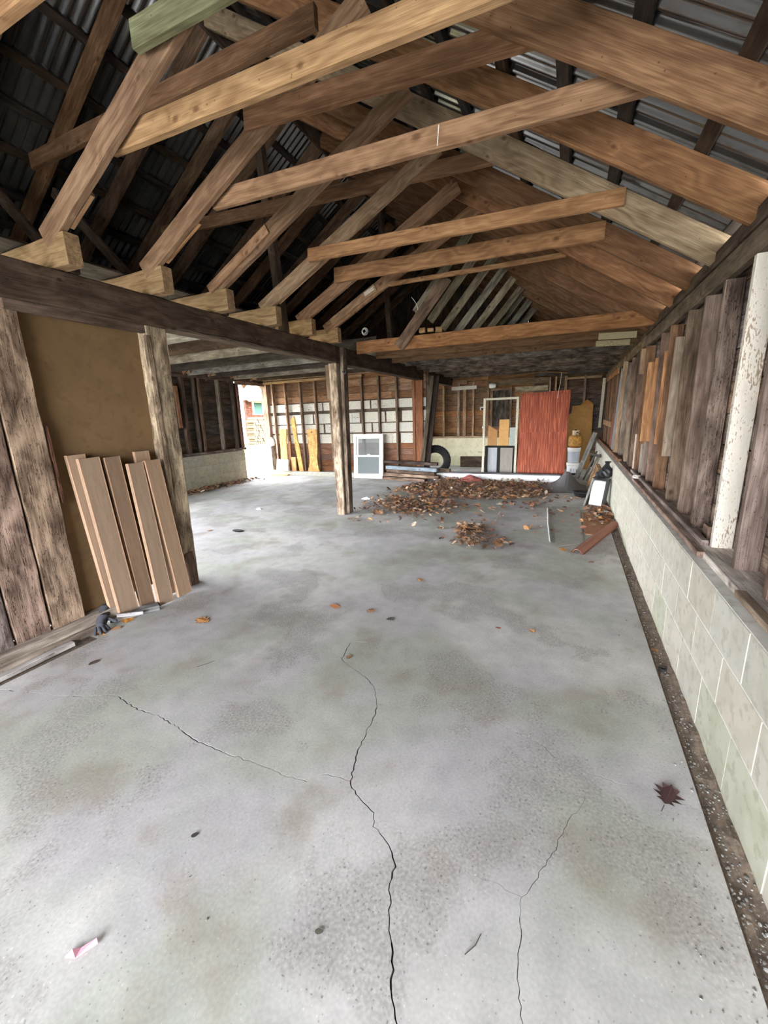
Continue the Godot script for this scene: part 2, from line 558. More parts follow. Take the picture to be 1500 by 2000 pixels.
func slab_tile(st: SurfaceTool, poly: PackedVector2Array, shapes: Array, depth: int, uvr: Rect2) -> void:
	var box := Rect2(poly[0], Vector2.ZERO)
	for q in poly:
		box = box.expand(q)
	var pieces := [poly]
	for s in shapes:
		var sb := Rect2(s[0], Vector2.ZERO)
		for q in s:
			sb = sb.expand(q)
		if not sb.intersects(box, true):
			continue
		var nx := []
		for pc in pieces:
			for q in Geometry2D.clip_polygons(pc, s):
				if Geometry2D.is_polygon_clockwise(q):
					if depth < 8:
						var m := box.get_center()
						for cell in [Rect2(box.position, box.size / 2), Rect2(Vector2(m.x, box.position.y), box.size / 2), Rect2(Vector2(box.position.x, m.y), box.size / 2), Rect2(m, box.size / 2)]:
							slab_tile(st, PackedVector2Array([cell.position, cell.position + Vector2(cell.size.x, 0), cell.end, cell.position + Vector2(0, cell.size.y)]), shapes, depth + 1, uvr)
						return
				else:
					nx.append(q)
		pieces = nx
	for pc in pieces:
		var idx := Geometry2D.triangulate_polygon(pc)
		for i in range(0, idx.size(), 3):
			var a: Vector2 = pc[idx[i]]
			var b: Vector2 = pc[idx[i + 1]]
			var c: Vector2 = pc[idx[i + 2]]
			if (b - a).cross(c - a) < 0.0:
				var s2 := b
				b = c
				c = s2
			tri(st, Vector3(a.x, 0, a.y), Vector3(b.x, 0, b.y), Vector3(c.x, 0, c.y), (a - uvr.position) / uvr.size, (b - uvr.position) / uvr.size, (c - uvr.position) / uvr.size)
		for i in pc.size():
			var a2: Vector2 = pc[i]
			var b2: Vector2 = pc[(i + 1) % pc.size()]
			var on_edge: bool = (absf(a2.x - b2.x) < 1e-5 and (absf(a2.x - box.position.x) < 1e-4 or absf(a2.x - box.end.x) < 1e-4)) or (absf(a2.y - b2.y) < 1e-5 and (absf(a2.y - box.position.y) < 1e-4 or absf(a2.y - box.end.y) < 1e-4))
			if not on_edge:
				quad(st, Vector3(a2.x, 0, a2.y), Vector3(b2.x, 0, b2.y), Vector3(b2.x, -0.015, b2.y), Vector3(a2.x, -0.015, a2.y), (a2 - uvr.position) / uvr.size, (b2 - uvr.position) / uvr.size, (b2 - uvr.position) / uvr.size, (a2 - uvr.position) / uvr.size)

func build_floor() -> void:
	var f := struct("floor", "cracked grey concrete floor slab with dirt patches", "floor")
	var X0 := -3.24
	var X1 := 0.588
	var Z0 := -4.8
	var Z1 := FZ
	var mpp := 0.0031
	var NEAR := Rect2(X0, Z0, X1 - X0, 0.6 - Z0)   # the finely textured part; the rest repeats it
	var wn := int((X1 - X0) / mpp)
	var hn := int(NEAR.size.y / mpp)
	var near_tex := tex(slab_image(wn, hn, X0, Z0, mpp))
	var mn := surface(near_tex, 0.88, 0.10)
	mn.vertex_color_use_as_albedo = false
	var shapes := crack_shapes()
	var st := begin()
	var nx := 6
	var nz := 13
	for i in nx:
		for j in nz:
			var r := Rect2(X0 + (X1 - X0) * i / nx, Z0 + (Z1 - Z0) * j / nz, (X1 - X0) / nx, (Z1 - Z0) / nz)
			slab_tile(st, PackedVector2Array([r.position, r.position + Vector2(r.size.x, 0), r.end, r.position + Vector2(0, r.size.y)]), shapes, 0, NEAR)
	# edges of the slab towards the dirt channel and the sill
	quad(st, Vector3(X1, 0, Z0), Vector3(X1, 0, Z1), Vector3(X1, -0.06, Z1), Vector3(X1, -0.06, Z0))
	quad(st, Vector3(X0, 0, Z1), Vector3(X0, 0, Z0), Vector3(X0, -0.06, Z0), Vector3(X0, -0.06, Z1))
	st.generate_tangents()
	commit(st, f, "slab", mn)
	# the rest of the slab further in and under the other bay
	var m2 := 0.009
	var FX0 := -8.3
	var FZ0 := -13.0
	var wf := int((X1 - FX0) / m2)
	var hf := int((Z1 - FZ0) / m2)
	var mf := surface(tex(slab_image(wf, hf, FX0, FZ0, m2)), 0.9, 0.10)
	mf.vertex_color_use_as_albedo = false
	var st2 := begin()
	var R2 := Rect2(FX0, FZ0, X1 - FX0, Z1 - FZ0)
	for r in [Rect2(FX0, FZ0, X1 - FX0, Z0 - FZ0), Rect2(FX0, Z0, -3.62 - FX0, Z1 - Z0), Rect2(-3.62, Z0, X0 + 3.62, 3.15)]:
		slab_tile(st2, PackedVector2Array([r.position, r.position + Vector2(r.size.x, 0), r.end, r.position + Vector2(0, r.size.y)]), [], 0, R2)
	st2.generate_tangents()
	commit(st2, f, "slab", mf)
	# bed of dirt under the cracks and in the channels
	var st3 := begin()
	st3.set_color(Color(0.8, 0.78, 0.76).srgb_to_linear())
	quad(st3, Vector3(-8.3, -0.012, -13.0), Vector3(0.6, -0.012, -13.0), Vector3(0.6, -0.012, FZ), Vector3(-8.3, -0.012, FZ))
	st3.generate_tangents()
	commit(st3, f, "crack_dirt", M.soil)
	# dirt channel between the slab and the block wall
	var ch := begin()
	ch.set_color(Color.WHITE)
	var nn := noise(5, 3.0, 4)
	var cols := 7
	var rows := 170
	for j in rows:
		for i in cols:
			var P := func(a: int, b: int) -> Vector3:
				var x := 0.585 + 0.115 * a / cols
				var z := FZ - (12.0 + FZ) * b / rows
				return Vector3(x, -0.028 + 0.02 * nn.get_noise_2d(x * 4.0, z * 4.0) + 0.02 * absf(float(a) / cols - 0.3), z)
			quad(ch, P.call(i, j), P.call(i, j + 1), P.call(i + 1, j + 1), P.call(i + 1, j))
	ch.generate_tangents()
	commit(ch, f, "dirt_channel", M.soil)
	# dirt under the sill boards beside the weathered planks
	var d2 := begin()
	d2.set_color(Color(1, 0.98, 0.95))
	for j in 40:
		for i in 6:
			var P2 := func(a: int, b: int) -> Vector3:
				var x := -3.64 + 0.42 * a / 6
				var z := FZ - (1.66 + FZ) * b / 40
				return Vector3(x, -0.02 + 0.02 * nn.get_noise_2d(x * 5.0, z * 5.0), z)
			quad(d2, P2.call(i, j), P2.call(i, j + 1), P2.call(i + 1, j + 1), P2.call(i + 1, j))
	d2.generate_tangents()
	commit(d2, f, "dirt_channel", M.soil)
	# grit lying in the channel
	var pm := begin()
	pm.set_color(Color.WHITE)
	lathe(pm, [Vector2(0, -0.6), Vector2(0.8, -0.35), Vector2(1, 0), Vector2(0.7, 0.4), Vector2(0, 0.55)], 6)
	var mm := MultiMesh.new()
	mm.transform_format = MultiMesh.TRANSFORM_3D
	mm.use_colors = true
	mm.mesh = pm.commit()
	mm.instance_count = 2600
	for i in 2600:
		var z := -0.6 - pow(rng.randf(), 1.5) * 8.0
		var s := rng.randf_range(0.002, 0.0055) * (1.8 if rng.randf() < 0.06 else 1.0)
		var x := rng.randf_range(0.592, 0.69)
		var y := -0.02
		if i % 4 == 0:
			x = 0.588 - absf(rng.randfn(0.0, 0.10))
			y = 0.001
			s *= 0.6
		if i % 11 == 0:
			x = rng.randf_range(-3.3, 0.55)
			y = 0.001
			s *= 0.55
		var B := Basis.from_euler(Vector3(rng.randf() * 0.6, rng.randf() * TAU, rng.randf() * 0.6)).scaled(Vector3(s, s * rng.randf_range(0.5, 0.9), s * rng.randf_range(0.7, 1.3)))
		mm.set_instance_transform(i, Transform3D(B, Vector3(x, y + s * 0.3, z)))
		var g := rng.randf_range(0.13, 0.34)
		mm.set_instance_color(i, Color(g * 1.02, g, g * 0.93))
	var mi := MultiMeshInstance3D.new()
	mi.multimesh = mm
	mi.material_override = M.tint
	adopt(self, mi, "gravel")
	tag(mi, "small grit and pebbles lying in the dirt channel along the block wall", "gravel", "", "stuff")

# ------------------------------------------------------------------ walls
# a course wall of concrete blocks: each block is a piece, the mortar a little behind it
func block_wall(p: Node, a: Vector3, along: Vector3, normal: Vector3, length: float, heights: Array, blen: float, thick: float, dye: Color, spread: float, gap := 0.010, mat: Material = null, joint := Color(0.91, 0.905, 0.885)) -> void:
	if mat == null:
		mat = M.block
	var y := a.y
	var total := 0.0
	for h: float in heights:
		total += h
	# mortar core
	var mc := a + along * length * 0.5 + Vector3.UP * total * 0.5 - normal * (thick * 0.5 + 0.0012 - 0.002)
	board(p, "mortar", mc - along * length * 0.5, mc + along * length * 0.5, Vector3.UP, total - 0.004, thick - 0.004, mat, joint)
	var row := 0
	for h: float in heights:
		var s := 0.0 if row % 2 == 0 else -blen * 0.5
		while s < length:
			var s0: float = max(s, 0.0)
			var s1: float = min(s + blen, length)
			if s1 - s0 > 0.05:
				var proud := rng.randf_range(0.0002, 0.002)
				var c := a + along * ((s0 + s1) * 0.5) + Vector3.UP * (y - a.y + h * 0.5) - normal * (thick * 0.5 - proud)
				board(p, "concrete_block", c - along * ((s1 - s0 - gap) * 0.5), c + along * ((s1 - s0 - gap) * 0.5), Vector3.UP, h - gap, thick, mat, shade(dye if row > 0 or rng.randf() < 0.5 else dye.lerp(Color(0.66, 0.71, 0.57), 0.22), spread), 0.0, 1, 0.002)
			s += blen
		y += h
		row += 1

func siding(p: Node, n: String, a: Vector3, along: Vector3, length: float, y0: float, y1: float, pitch: float, normal: Vector3, mat: Material, dye: Color, spread := 0.12) -> void:
	var y := y0
	while y < y1 - 0.02:
		var h: float = min(pitch, y1 - y)
		var s := 0.0
		while s < length - 0.01:
			var l: float = min(rng.randf_range(2.2, 4.4), length - s)
			if length - s - l < 0.6:
				l = length - s
			var c := a + along * (s + l * 0.5)
			c.y = y + h * 0.5
			c -= normal * (0.011 + rng.randf_range(0.0, 0.004))
			board(p, n, c - along * (l * 0.5 - 0.002), c + along * (l * 0.5 - 0.002), Vector3.UP, h - rng.randf_range(0.004, 0.009), 0.022, mat, shade(dye, spread))
			s += l
		y += h

func wall_right() -> void:
	var w := struct("wall_right", "block knee wall with exposed studs and plank siding above", "wall")
	block_wall(w, Vector3(0.69, -0.04, FZ), Vector3(0, 0, -1), Vector3(-1, 0, 0), 12.8 + FZ, [0.30, 0.24, 0.235], 0.42, 0.30, Color(0.8, 0.785, 0.74), 0.022)
	# sill boards along the top of the blocks
	board(w, "sill_board", Vector3(0.84, 0.755, FZ), Vector3(0.84, 0.755, -5.0), Vector3.RIGHT, 0.19, 0.04, M.aged, shade(Color(0.93, 0.92, 0.90), 0.02), 0.002, 8)
	board(w, "sill_board", Vector3(0.84, 0.755, -5.01), Vector3(0.84, 0.755, -12.7), Vector3.RIGHT, 0.19, 0.04, M.aged, shade(UMBER), 0.002, 8)
	board(w, "sill_strip", Vector3(0.745, 0.762, 0.9), Vector3(0.752, 0.762, -2.2), Vector3.RIGHT, 0.045, 0.03, M.aged, shade(GREY), 0.002, 5)
	board(w, "sill_strip", Vector3(0.735, 0.762, -2.75), Vector3(0.74, 0.762, -5.6), Vector3.RIGHT, 0.04, 0.035, M.aged, shade(Color(0.68, 0.61, 0.58)), 0.002, 5)
	board(w, "sill_strip", Vector3(0.785, 0.79, -2.9), Vector3(0.79, 0.79, -6.2), Vector3.RIGHT, 0.035, 0.035, M.aged, shade(Color(0.66, 0.6, 0.57)), 0.002, 5)
	board(w, "sill_strip", Vector3(0.76, 0.78, -7.4), Vector3(0.76, 0.78, -12.6), Vector3.RIGHT, 0.05, 0.06, M.aged, shade(BROWN), 0.002, 5)
	# siding behind the studs, in front of a closed sheathing
	siding(w, "siding_plank", Vector3(0.915, 0, FZ), Vector3(0, 0, -1), 12.8 + FZ, 0.76, 2.72, 0.195, Vector3(-1, 0, 0), M.rough, Color(0.62, 0.57, 0.53), 0.16)
	board(w, "sheathing", Vector3(0.96, 1.74, FZ), Vector3(0.96, 1.74, -12.85), Vector3.UP, 2.0, 0.03, M.aged, OLD)
	# plates under the rafters
	board(w, "face_plate", Vector3(0.83, 2.40, FZ), Vector3(0.83, 2.40, -6.3), Vector3.UP, 0.13, 0.05, M.aged, shade(Color(0.537, 0.484, 0.418)), 0.002, 8)
	board(w, "face_plate", Vector3(0.83, 2.41, -6.31), Vector3(0.83, 2.41, -12.75), Vector3.UP, 0.13, 0.05, M.aged, shade(Color(0.554, 0.495, 0.422)), 0.002, 8)
	board(w, "top_plate", Vector3(0.89, 2.52, FZ), Vector3(0.89, 2.52, -12.75), Vector3.RIGHT, 0.14, 0.04, M.aged, shade(OLD))
	board(w, "top_plate", Vector3(0.93, 2.62, FZ), Vector3(0.93, 2.62, -12.75), Vector3.UP, 0.16, 0.04, M.aged, shade(OLD))
	# studs: z, bottom, top, dye, material, lean of the top along z, face width
	var D := [
		[3.2, 0.775, 2.335, UMBER, M.aged], [2.3, 0.775, 2.335, UMBER, M.aged], [1.5, 0.775, 2.335, UMBER, M.aged], [0.7, 0.775, 2.335, UMBER, M.aged], [0.1, 0.775, 2.335, UMBER, M.aged], [-0.5, 0.775, 2.335, UMBER, M.aged], [-1.1, 0.775, 2.335, UMBER, M.aged], [-1.75, 0.775, 2.335, UMBER, M.aged], [-2.14, 0.775, 2.335, UMBER, M.aged],
		[-2.52, 0.775, 2.335, Color(0.61, 0.55, 0.52), M.aged], [-2.895, 0.775, 2.335, Color(0.95, 0.93, 0.9), M.paint], [-3.36, 0.775, 2.335, Color(0.53, 0.47, 0.435), M.rough],
		[-3.76, 0.775, 2.335, Color(0.58, 0.51, 0.465), M.aged], [-4.22, 0.775, 2.335, Color(0.54, 0.47, 0.41), M.aged], [-4.86, 0.775, 2.335, BROWN, M.aged], [-5.3, 0.775, 2.335, UMBER, M.aged], [-6.25, 0.775, 2.335, BROWN, M.aged],
		[-6.75, 0.775, 2.335, UMBER, M.aged], [-7.0, 0.775, 2.335, OLD, M.aged], [-7.55, 0.775, 2.335, UMBER, M.aged], [-8.25, 0.775, 2.335, GREY, M.aged], [-8.45, 0.775, 2.335, UMBER, M.aged], [-9.1, 0.775, 2.335, OLD, M.aged], [-10.3, 0.775, 2.335, BROWN, M.aged], [-10.9, 0.775, 2.335, UMBER, M.aged], [-11.6, 0.775, 2.335, BROWN, M.aged], [-12.1, 0.775, 2.335, UMBER, M.aged], [-12.68, 0.775, 2.335, OLD, M.aged]]
	for s in D:
		var dye: Color = s[3]
		board(w, "stud", Vector3(0.862, s[1], s[2 - 2]), Vector3(0.862, s[2], s[0]), Vector3.RIGHT, 0.10, 0.045, s[4], shade(dye, 0.03), 0.0015, 6)
	# blocking under the dark stud
	block(w, "blocking", Vector3(0.87, 0.815, -3.10), Vector3(0.08, 0.08, 0.10), M.aged, UMBER)
	# boards nailed to the studs
	var N := [  # x, y0, y1, z, face width in x, thickness in z, dye
		[0.845, 1.15, 2.18, -4.50, 0.10, 0.03, GREY], [0.845, 1.22, 2.13, -5.04, 0.06, 0.04, ORANGE], [0.845, 1.22, 2.11, -5.46, 0.085, 0.04, ORANGE], [0.845, 1.19, 2.11, -5.92, 0.085, 0.04, Color(0.809, 0.638, 0.479)],
		[0.835, 2.03, 2.41, -6.60, 0.06, 0.03, Color(0.8, 0.72, 0.62)], [0.835, 0.79, 1.39, -7.27, 0.08, 0.03, GREY], [0.825, 0.79, 1.25, -6.40, 0.03, 0.03, Color(0.97, 0.96, 0.93)], [0.855, 0.79, 1.2, -5.70, 0.07, 0.03, Color(0.62, 0.57, 0.54)], [0.85, 0.79, 1.15, -5.95, 0.05, 0.03, Color(0.72, 0.71, 0.7)]]
	for s in N:
		var o := board(w, "nailed_board", Vector3(s[0], s[1], s[3]), Vector3(s[0], s[2], s[3]), Vector3.RIGHT, s[4], s[5], M.pine, shade(s[6], 0.03))
		o.rotation.x += rng.randf_range(-0.012, 0.012)
	# the boarded-up window further in
	board(w, "window_board", Vector3(0.80, 2.30, -9.4), Vector3(0.80, 2.30, -12.2), Vector3.UP, 0.10, 0.03, M.pine, ORANGE)
	board(w, "window_board", Vector3(0.80, 1.26, -9.9), Vector3(0.80, 1.26, -12.1), Vector3.UP, 0.12, 0.03, M.pine, Color(0.75, 0.632, 0.513))
	for z in [-9.55, -10.6, -11.3, -11.9]:
		board(w, "window_board", Vector3(0.815, 0.8, z), Vector3(0.815, 2.24, z), Vector3(0, 0, 1), 0.16, 0.02, M.pine, shade(BROWN, 0.12))
	board(w, "window_board", Vector3(0.79, 0.8, -9.2), Vector3(0.80, 2.3, -8.75), Vector3(0, 0, 1), 0.20, 0.02, M.galv, Color(0.6, 0.64, 0.68))
	board(w, "window_board", Vector3(0.79, 0.78, -8.62), Vector3(0.79, 2.35, -8.15), Vector3.RIGHT, 0.07, 0.03, M.pine, Color(0.746, 0.667, 0.575))
	board(w, "window_board", Vector3(0.80, 0.8, -9.7), Vector3(0.80, 1.5, -9.7), Vector3(0, 0, 1), 0.2, 0.02, M.pine, Color(0.615, 0.444, 0.391))
	board(w, "corner_board", Vector3(0.74, 1.1, -12.62), Vector3(0.76, 2.38, -12.62), Vector3.RIGHT, 0.07, 0.03, M.paint, Color(0.92, 0.9, 0.84))

func wall_back() -> void:
	# end wall of the side bay
	var w := struct("wall_back", "stud wall with brown siding and rows of white panels", "wall")
	block(w, "curb", Vector3(-5.86, 0.06, -9.88), Vector3(4.68, 0.13, 0.36), M.block, Color(0.72, 0.71, 0.67), 0.01)
	siding(w, "siding_plank", Vector3(-8.3, 0, -9.965), Vector3.RIGHT, 5.0, 0.12, 0.91, 0.16, Vector3(0, 0, 1), M.pine, Color(0.57, 0.44, 0.36), 0.14)
	siding(w, "siding_plank", Vector3(-8.3, 0, -9.965), Vector3.RIGHT, 5.0, 0.91, 2.05, 0.19, Vector3(0, 0, 1), M.aged, Color(0.46, 0.41, 0.36), 0.08)
	siding(w, "siding_plank", Vector3(-8.3, 0, -9.965), Vector3.RIGHT, 5.0, 2.05, 2.95, 0.18, Vector3(0, 0, 1), M.pine, Color(0.62, 0.51, 0.42), 0.16)
	board(w, "sheathing", Vector3(-8.4, 1.5, -10.03), Vector3(-3.25, 1.5, -10.03), Vector3.UP, 3.0, 0.03, M.aged, OLD)
	# white painted panels between the studs
	var rows := [[1.81, 2.03, [-8.2, -6.335, -6.30, -4.85, -4.815, -3.3]], [1.46, 1.73, [-8.2, -6.67, -6.63, -5.17, -5.13, -4.43, -4.39, -4.03, -3.95, -3.3]], [1.20, 1.44, [-8.2, -6.33, -6.285, -4.83, -4.79, -3.3]], [0.91, 1.17, [-8.2, -5.45, -5.44, -4.1, -4.0, -3.3]]]
	for r in rows:
		var xs: Array = r[2]
		for i in range(0, xs.size(), 2):
			var x0: float = xs[i]
			while x0 < xs[i + 1] - 0.05:
				var x1: float = min(x0 + 1.22, xs[i + 1])
				board(w, "white_panel", Vector3(x0 + 0.004, (r[0] + r[1]) * 0.5, -9.952), Vector3(x1 - 0.004, (r[0] + r[1]) * 0.5, -9.952), Vector3.UP, r[1] - r[0] - 0.006, 0.02, M.chip, shade(Color(0.95, 0.945, 0.92), 0.03), 0.002, 3)
				x0 = x1
	for x in [-8.18, -7.96, -7.51, -6.99, -6.5, -6.02, -5.55, -5.05, -4.56, -4.06]:
		board(w, "stud", Vector3(x, 0.125, -9.89), Vector3(x, 2.62, -9.89), Vector3(0, 0, 1), 0.10, 0.05, M.aged, shade(Color(0.68, 0.58, 0.5) if x < -5.3 else Color(0.56, 0.5, 0.44), 0.06), 0.0015, 5)
	# doubled orange boards at the open end
	board(w, "jamb_board", Vector3(-3.60, 0.13, -9.88), Vector3(-3.60, 2.45, -9.88), Vector3.RIGHT, 0.07, 0.04, M.pine, Color(0.598, 0.439, 0.347))
	board(w, "jamb_board", Vector3(-3.45, 0.13, -9.87), Vector3(-3.45, 2.45, -9.87), Vector3.RIGHT, 0.19, 0.04, M.pine, Color(0.61, 0.432, 0.326))
	board(w, "top_plate", Vector3(-8.25, 2.655, -9.885), Vector3(-6.2, 2.655, -9.885), Vector3(0, 0, 1), 0.11, 0.06, M.pine, shade(Color(0.8, 0.708, 0.589)))
	board(w, "top_plate", Vector3(-6.2, 2.66, -9.88), Vector3(-5.0, 2.66, -9.88), Vector3(0, 0, 1), 0.11, 0.06, M.pine, shade(Color(0.76, 0.668, 0.549)))
	board(w, "top_plate", Vector3(-8.25, 2.73, -9.89), Vector3(-3.4, 2.73, -9.89), Vector3(0, 0, 1), 0.1, 0.05, M.pine, shade(Color(0.696, 0.59, 0.485)))
	# end wall of the deeper bay
	var e := struct("wall_end", "deep end wall with studs above a cream painted knee wall", "wall")
	block_wall(e, Vector3(-4.5, 0, -12.62), Vector3.RIGHT, Vector3(0, 0, 1), 3.1, [0.3, 0.28, 0.28], 0.42, 0.25, Color(0.9, 0.88, 0.76), 0.012, 0.003, M.plaster, Color(0.85, 0.83, 0.72))
	board(e, "sill_board", Vector3(-4.3, 0.89, -12.66), Vector3(-2.2, 0.89, -12.66), Vector3(0, 0, 1), 0.12, 0.05, M.pine, Color(0.806, 0.727, 0.635))
	siding(e, "siding_plank", Vector3(-4.5, 0, -12.765), Vector3.RIGHT, 3.5, 0.84, 2.7, 0.17, Vector3(0, 0, 1), M.pine, Color(0.68, 0.55, 0.43), 0.16)
	siding(e, "siding_plank", Vector3(-1.0, 0, -12.765), Vector3.RIGHT, 2.0, 0.0, 2.7, 0.17, Vector3(0, 0, 1), M.aged, Color(0.44, 0.4, 0.37), 0.12)
	board(e, "sheathing", Vector3(-4.6, 1.4, -12.83), Vector3(1.0, 1.4, -12.83), Vector3.UP, 2.8, 0.03, M.aged, OLD)
	for s in [[-4.05, 0.05, Color(0.7, 0.6, 0.5)], [-3.62, 0.06, Color(0.82, 0.71, 0.58)], [-3.15, 0.07, Color(0.8, 0.74, 0.66)], [-2.70, 0.06, Color(0.82, 0.7, 0.58)], [-2.27, 0.07, Color(0.68, 0.58, 0.48)], [-0.57, 0.04, Color(0.82, 0.75, 0.66)], [-0.42, 0.05, Color(0.77, 0.66, 0.53)], [-0.17, 0.07, Color(0.67, 0.58, 0.46)], [0.31, 0.06, UMBER]]:
		board(e, "stud", Vector3(s[0], 0.9, -12.69), Vector3(s[0], 2.5, -12.69), Vector3(0, 0, 1), 0.10, s[1], M.aged, shade(s[2]), 0.0015, 5)
	board(e, "stud", Vector3(-2.96, 0.92, -12.66), Vector3(-2.96, 2.32, -12.66), Vector3.RIGHT, 0.10, 0.06, M.pine, Color(0.761, 0.668, 0.563))
	board(e, "header_board", Vector3(-3.36, 2.35, -12.62), Vector3(-2.6, 2.35, -12.62), Vector3.UP, 0.11, 0.03, M.paint, Color(0.96, 0.95, 0.92))
	board(e, "header_board", Vector3(-4.4, 2.52, -12.68), Vector3(-2.9, 2.52, -12.68), Vector3.UP, 0.12, 0.05, M.pine, Color(0.736, 0.631, 0.532))
	board(e, "header_board", Vector3(-1.5, 2.22, -12.64), Vector3(-0.62, 2.22, -12.64), Vector3.UP, 0.14, 0.03, M.aged, Color(0.74, 0.72, 0.62))
	board(e, "header_board", Vector3(-2.0, 2.43, -12.66), Vector3(-0.6, 2.43, -12.66), Vector3.UP, 0.16, 0.03, M.aged, Color(0.56, 0.5, 0.42))
	board(e, "header_board", Vector3(-0.2, 2.43, -12.66), Vector3(0.7, 2.43, -12.66), Vector3.UP, 0.06, 0.04, M.pine, Color(0.78, 0.7, 0.58))
	# boarded window opening in the end wall
	for q in [[Vector3(-2.17, 2.25, -12.62), Vector3(-1.6, 2.25, -12.62), Vector3.UP], [Vector3(-2.15, 1.15, -12.62), Vector3(-2.15, 2.22, -12.62), Vector3.RIGHT], [Vector3(-2.17, 1.16, -12.62), Vector3(-1.4, 1.16, -12.62), Vector3.UP], [Vector3(-1.6, 1.18, -12.61), Vector3(-1.6, 2.3, -12.61), Vector3.RIGHT]]:
		board(e, "window_casing", q[0], q[1], q[2], 0.06, 0.05, M.aged, shade(Color(0.592, 0.526, 0.46)))
	board(e, "window_infill", Vector3(-1.88, 1.18, -12.70), Vector3(-1.88, 2.24, -12.70), Vector3.RIGHT, 0.52, 0.02, M.rough, Color(0.42, 0.39, 0.37))
	# return wall at the side of the deep bay, with an open doorway to the yard
	for part in [[Vector3(-4.5, 0, -9.98), 0.42, 0.0, 2.7], [Vector3(-4.5, 0, -12.35), 0.5, 0.0, 2.7], [Vector3(-4.5, 0, -10.4), 1.95, 2.3, 2.7]]:
		siding(e, "siding_plank", part[0], Vector3(0, 0, -1), part[1], part[2], part[3], 0.19, Vector3(1, 0, 0), M.aged, Color(0.5, 0.43, 0.36), 0.1)
		board(e, "sheathing", part[0] + Vector3(-0.06, (part[2] + part[3]) * 0.5, 0), part[0] + Vector3(-0.06, (part[2] + part[3]) * 0.5, -part[1]), Vector3.UP, part[3] - part[2], 0.03, M.aged, OLD)
	# painted curb across the deep bay
	var c := struct("trim_1", "low white painted block curb with a grey top", "curb")
	block_wall(c, Vector3(-3.05, -0.01, -9.72), Vector3.RIGHT, Vector3(0, 0, 1), 2.93, [0.185], 0.415, 0.16, Color(0.97, 0.97, 0.985), 0.01, 0.003, M.plaster, Color(0.9, 0.9, 0.92))
	board(c, "curb_top", Vector3(-3.05, 0.188, -9.80), Vector3(-0.12, 0.188, -9.80), Vector3(0, 0, 1), 0.17, 0.025, M.aged, Color(0.56, 0.57, 0.6))

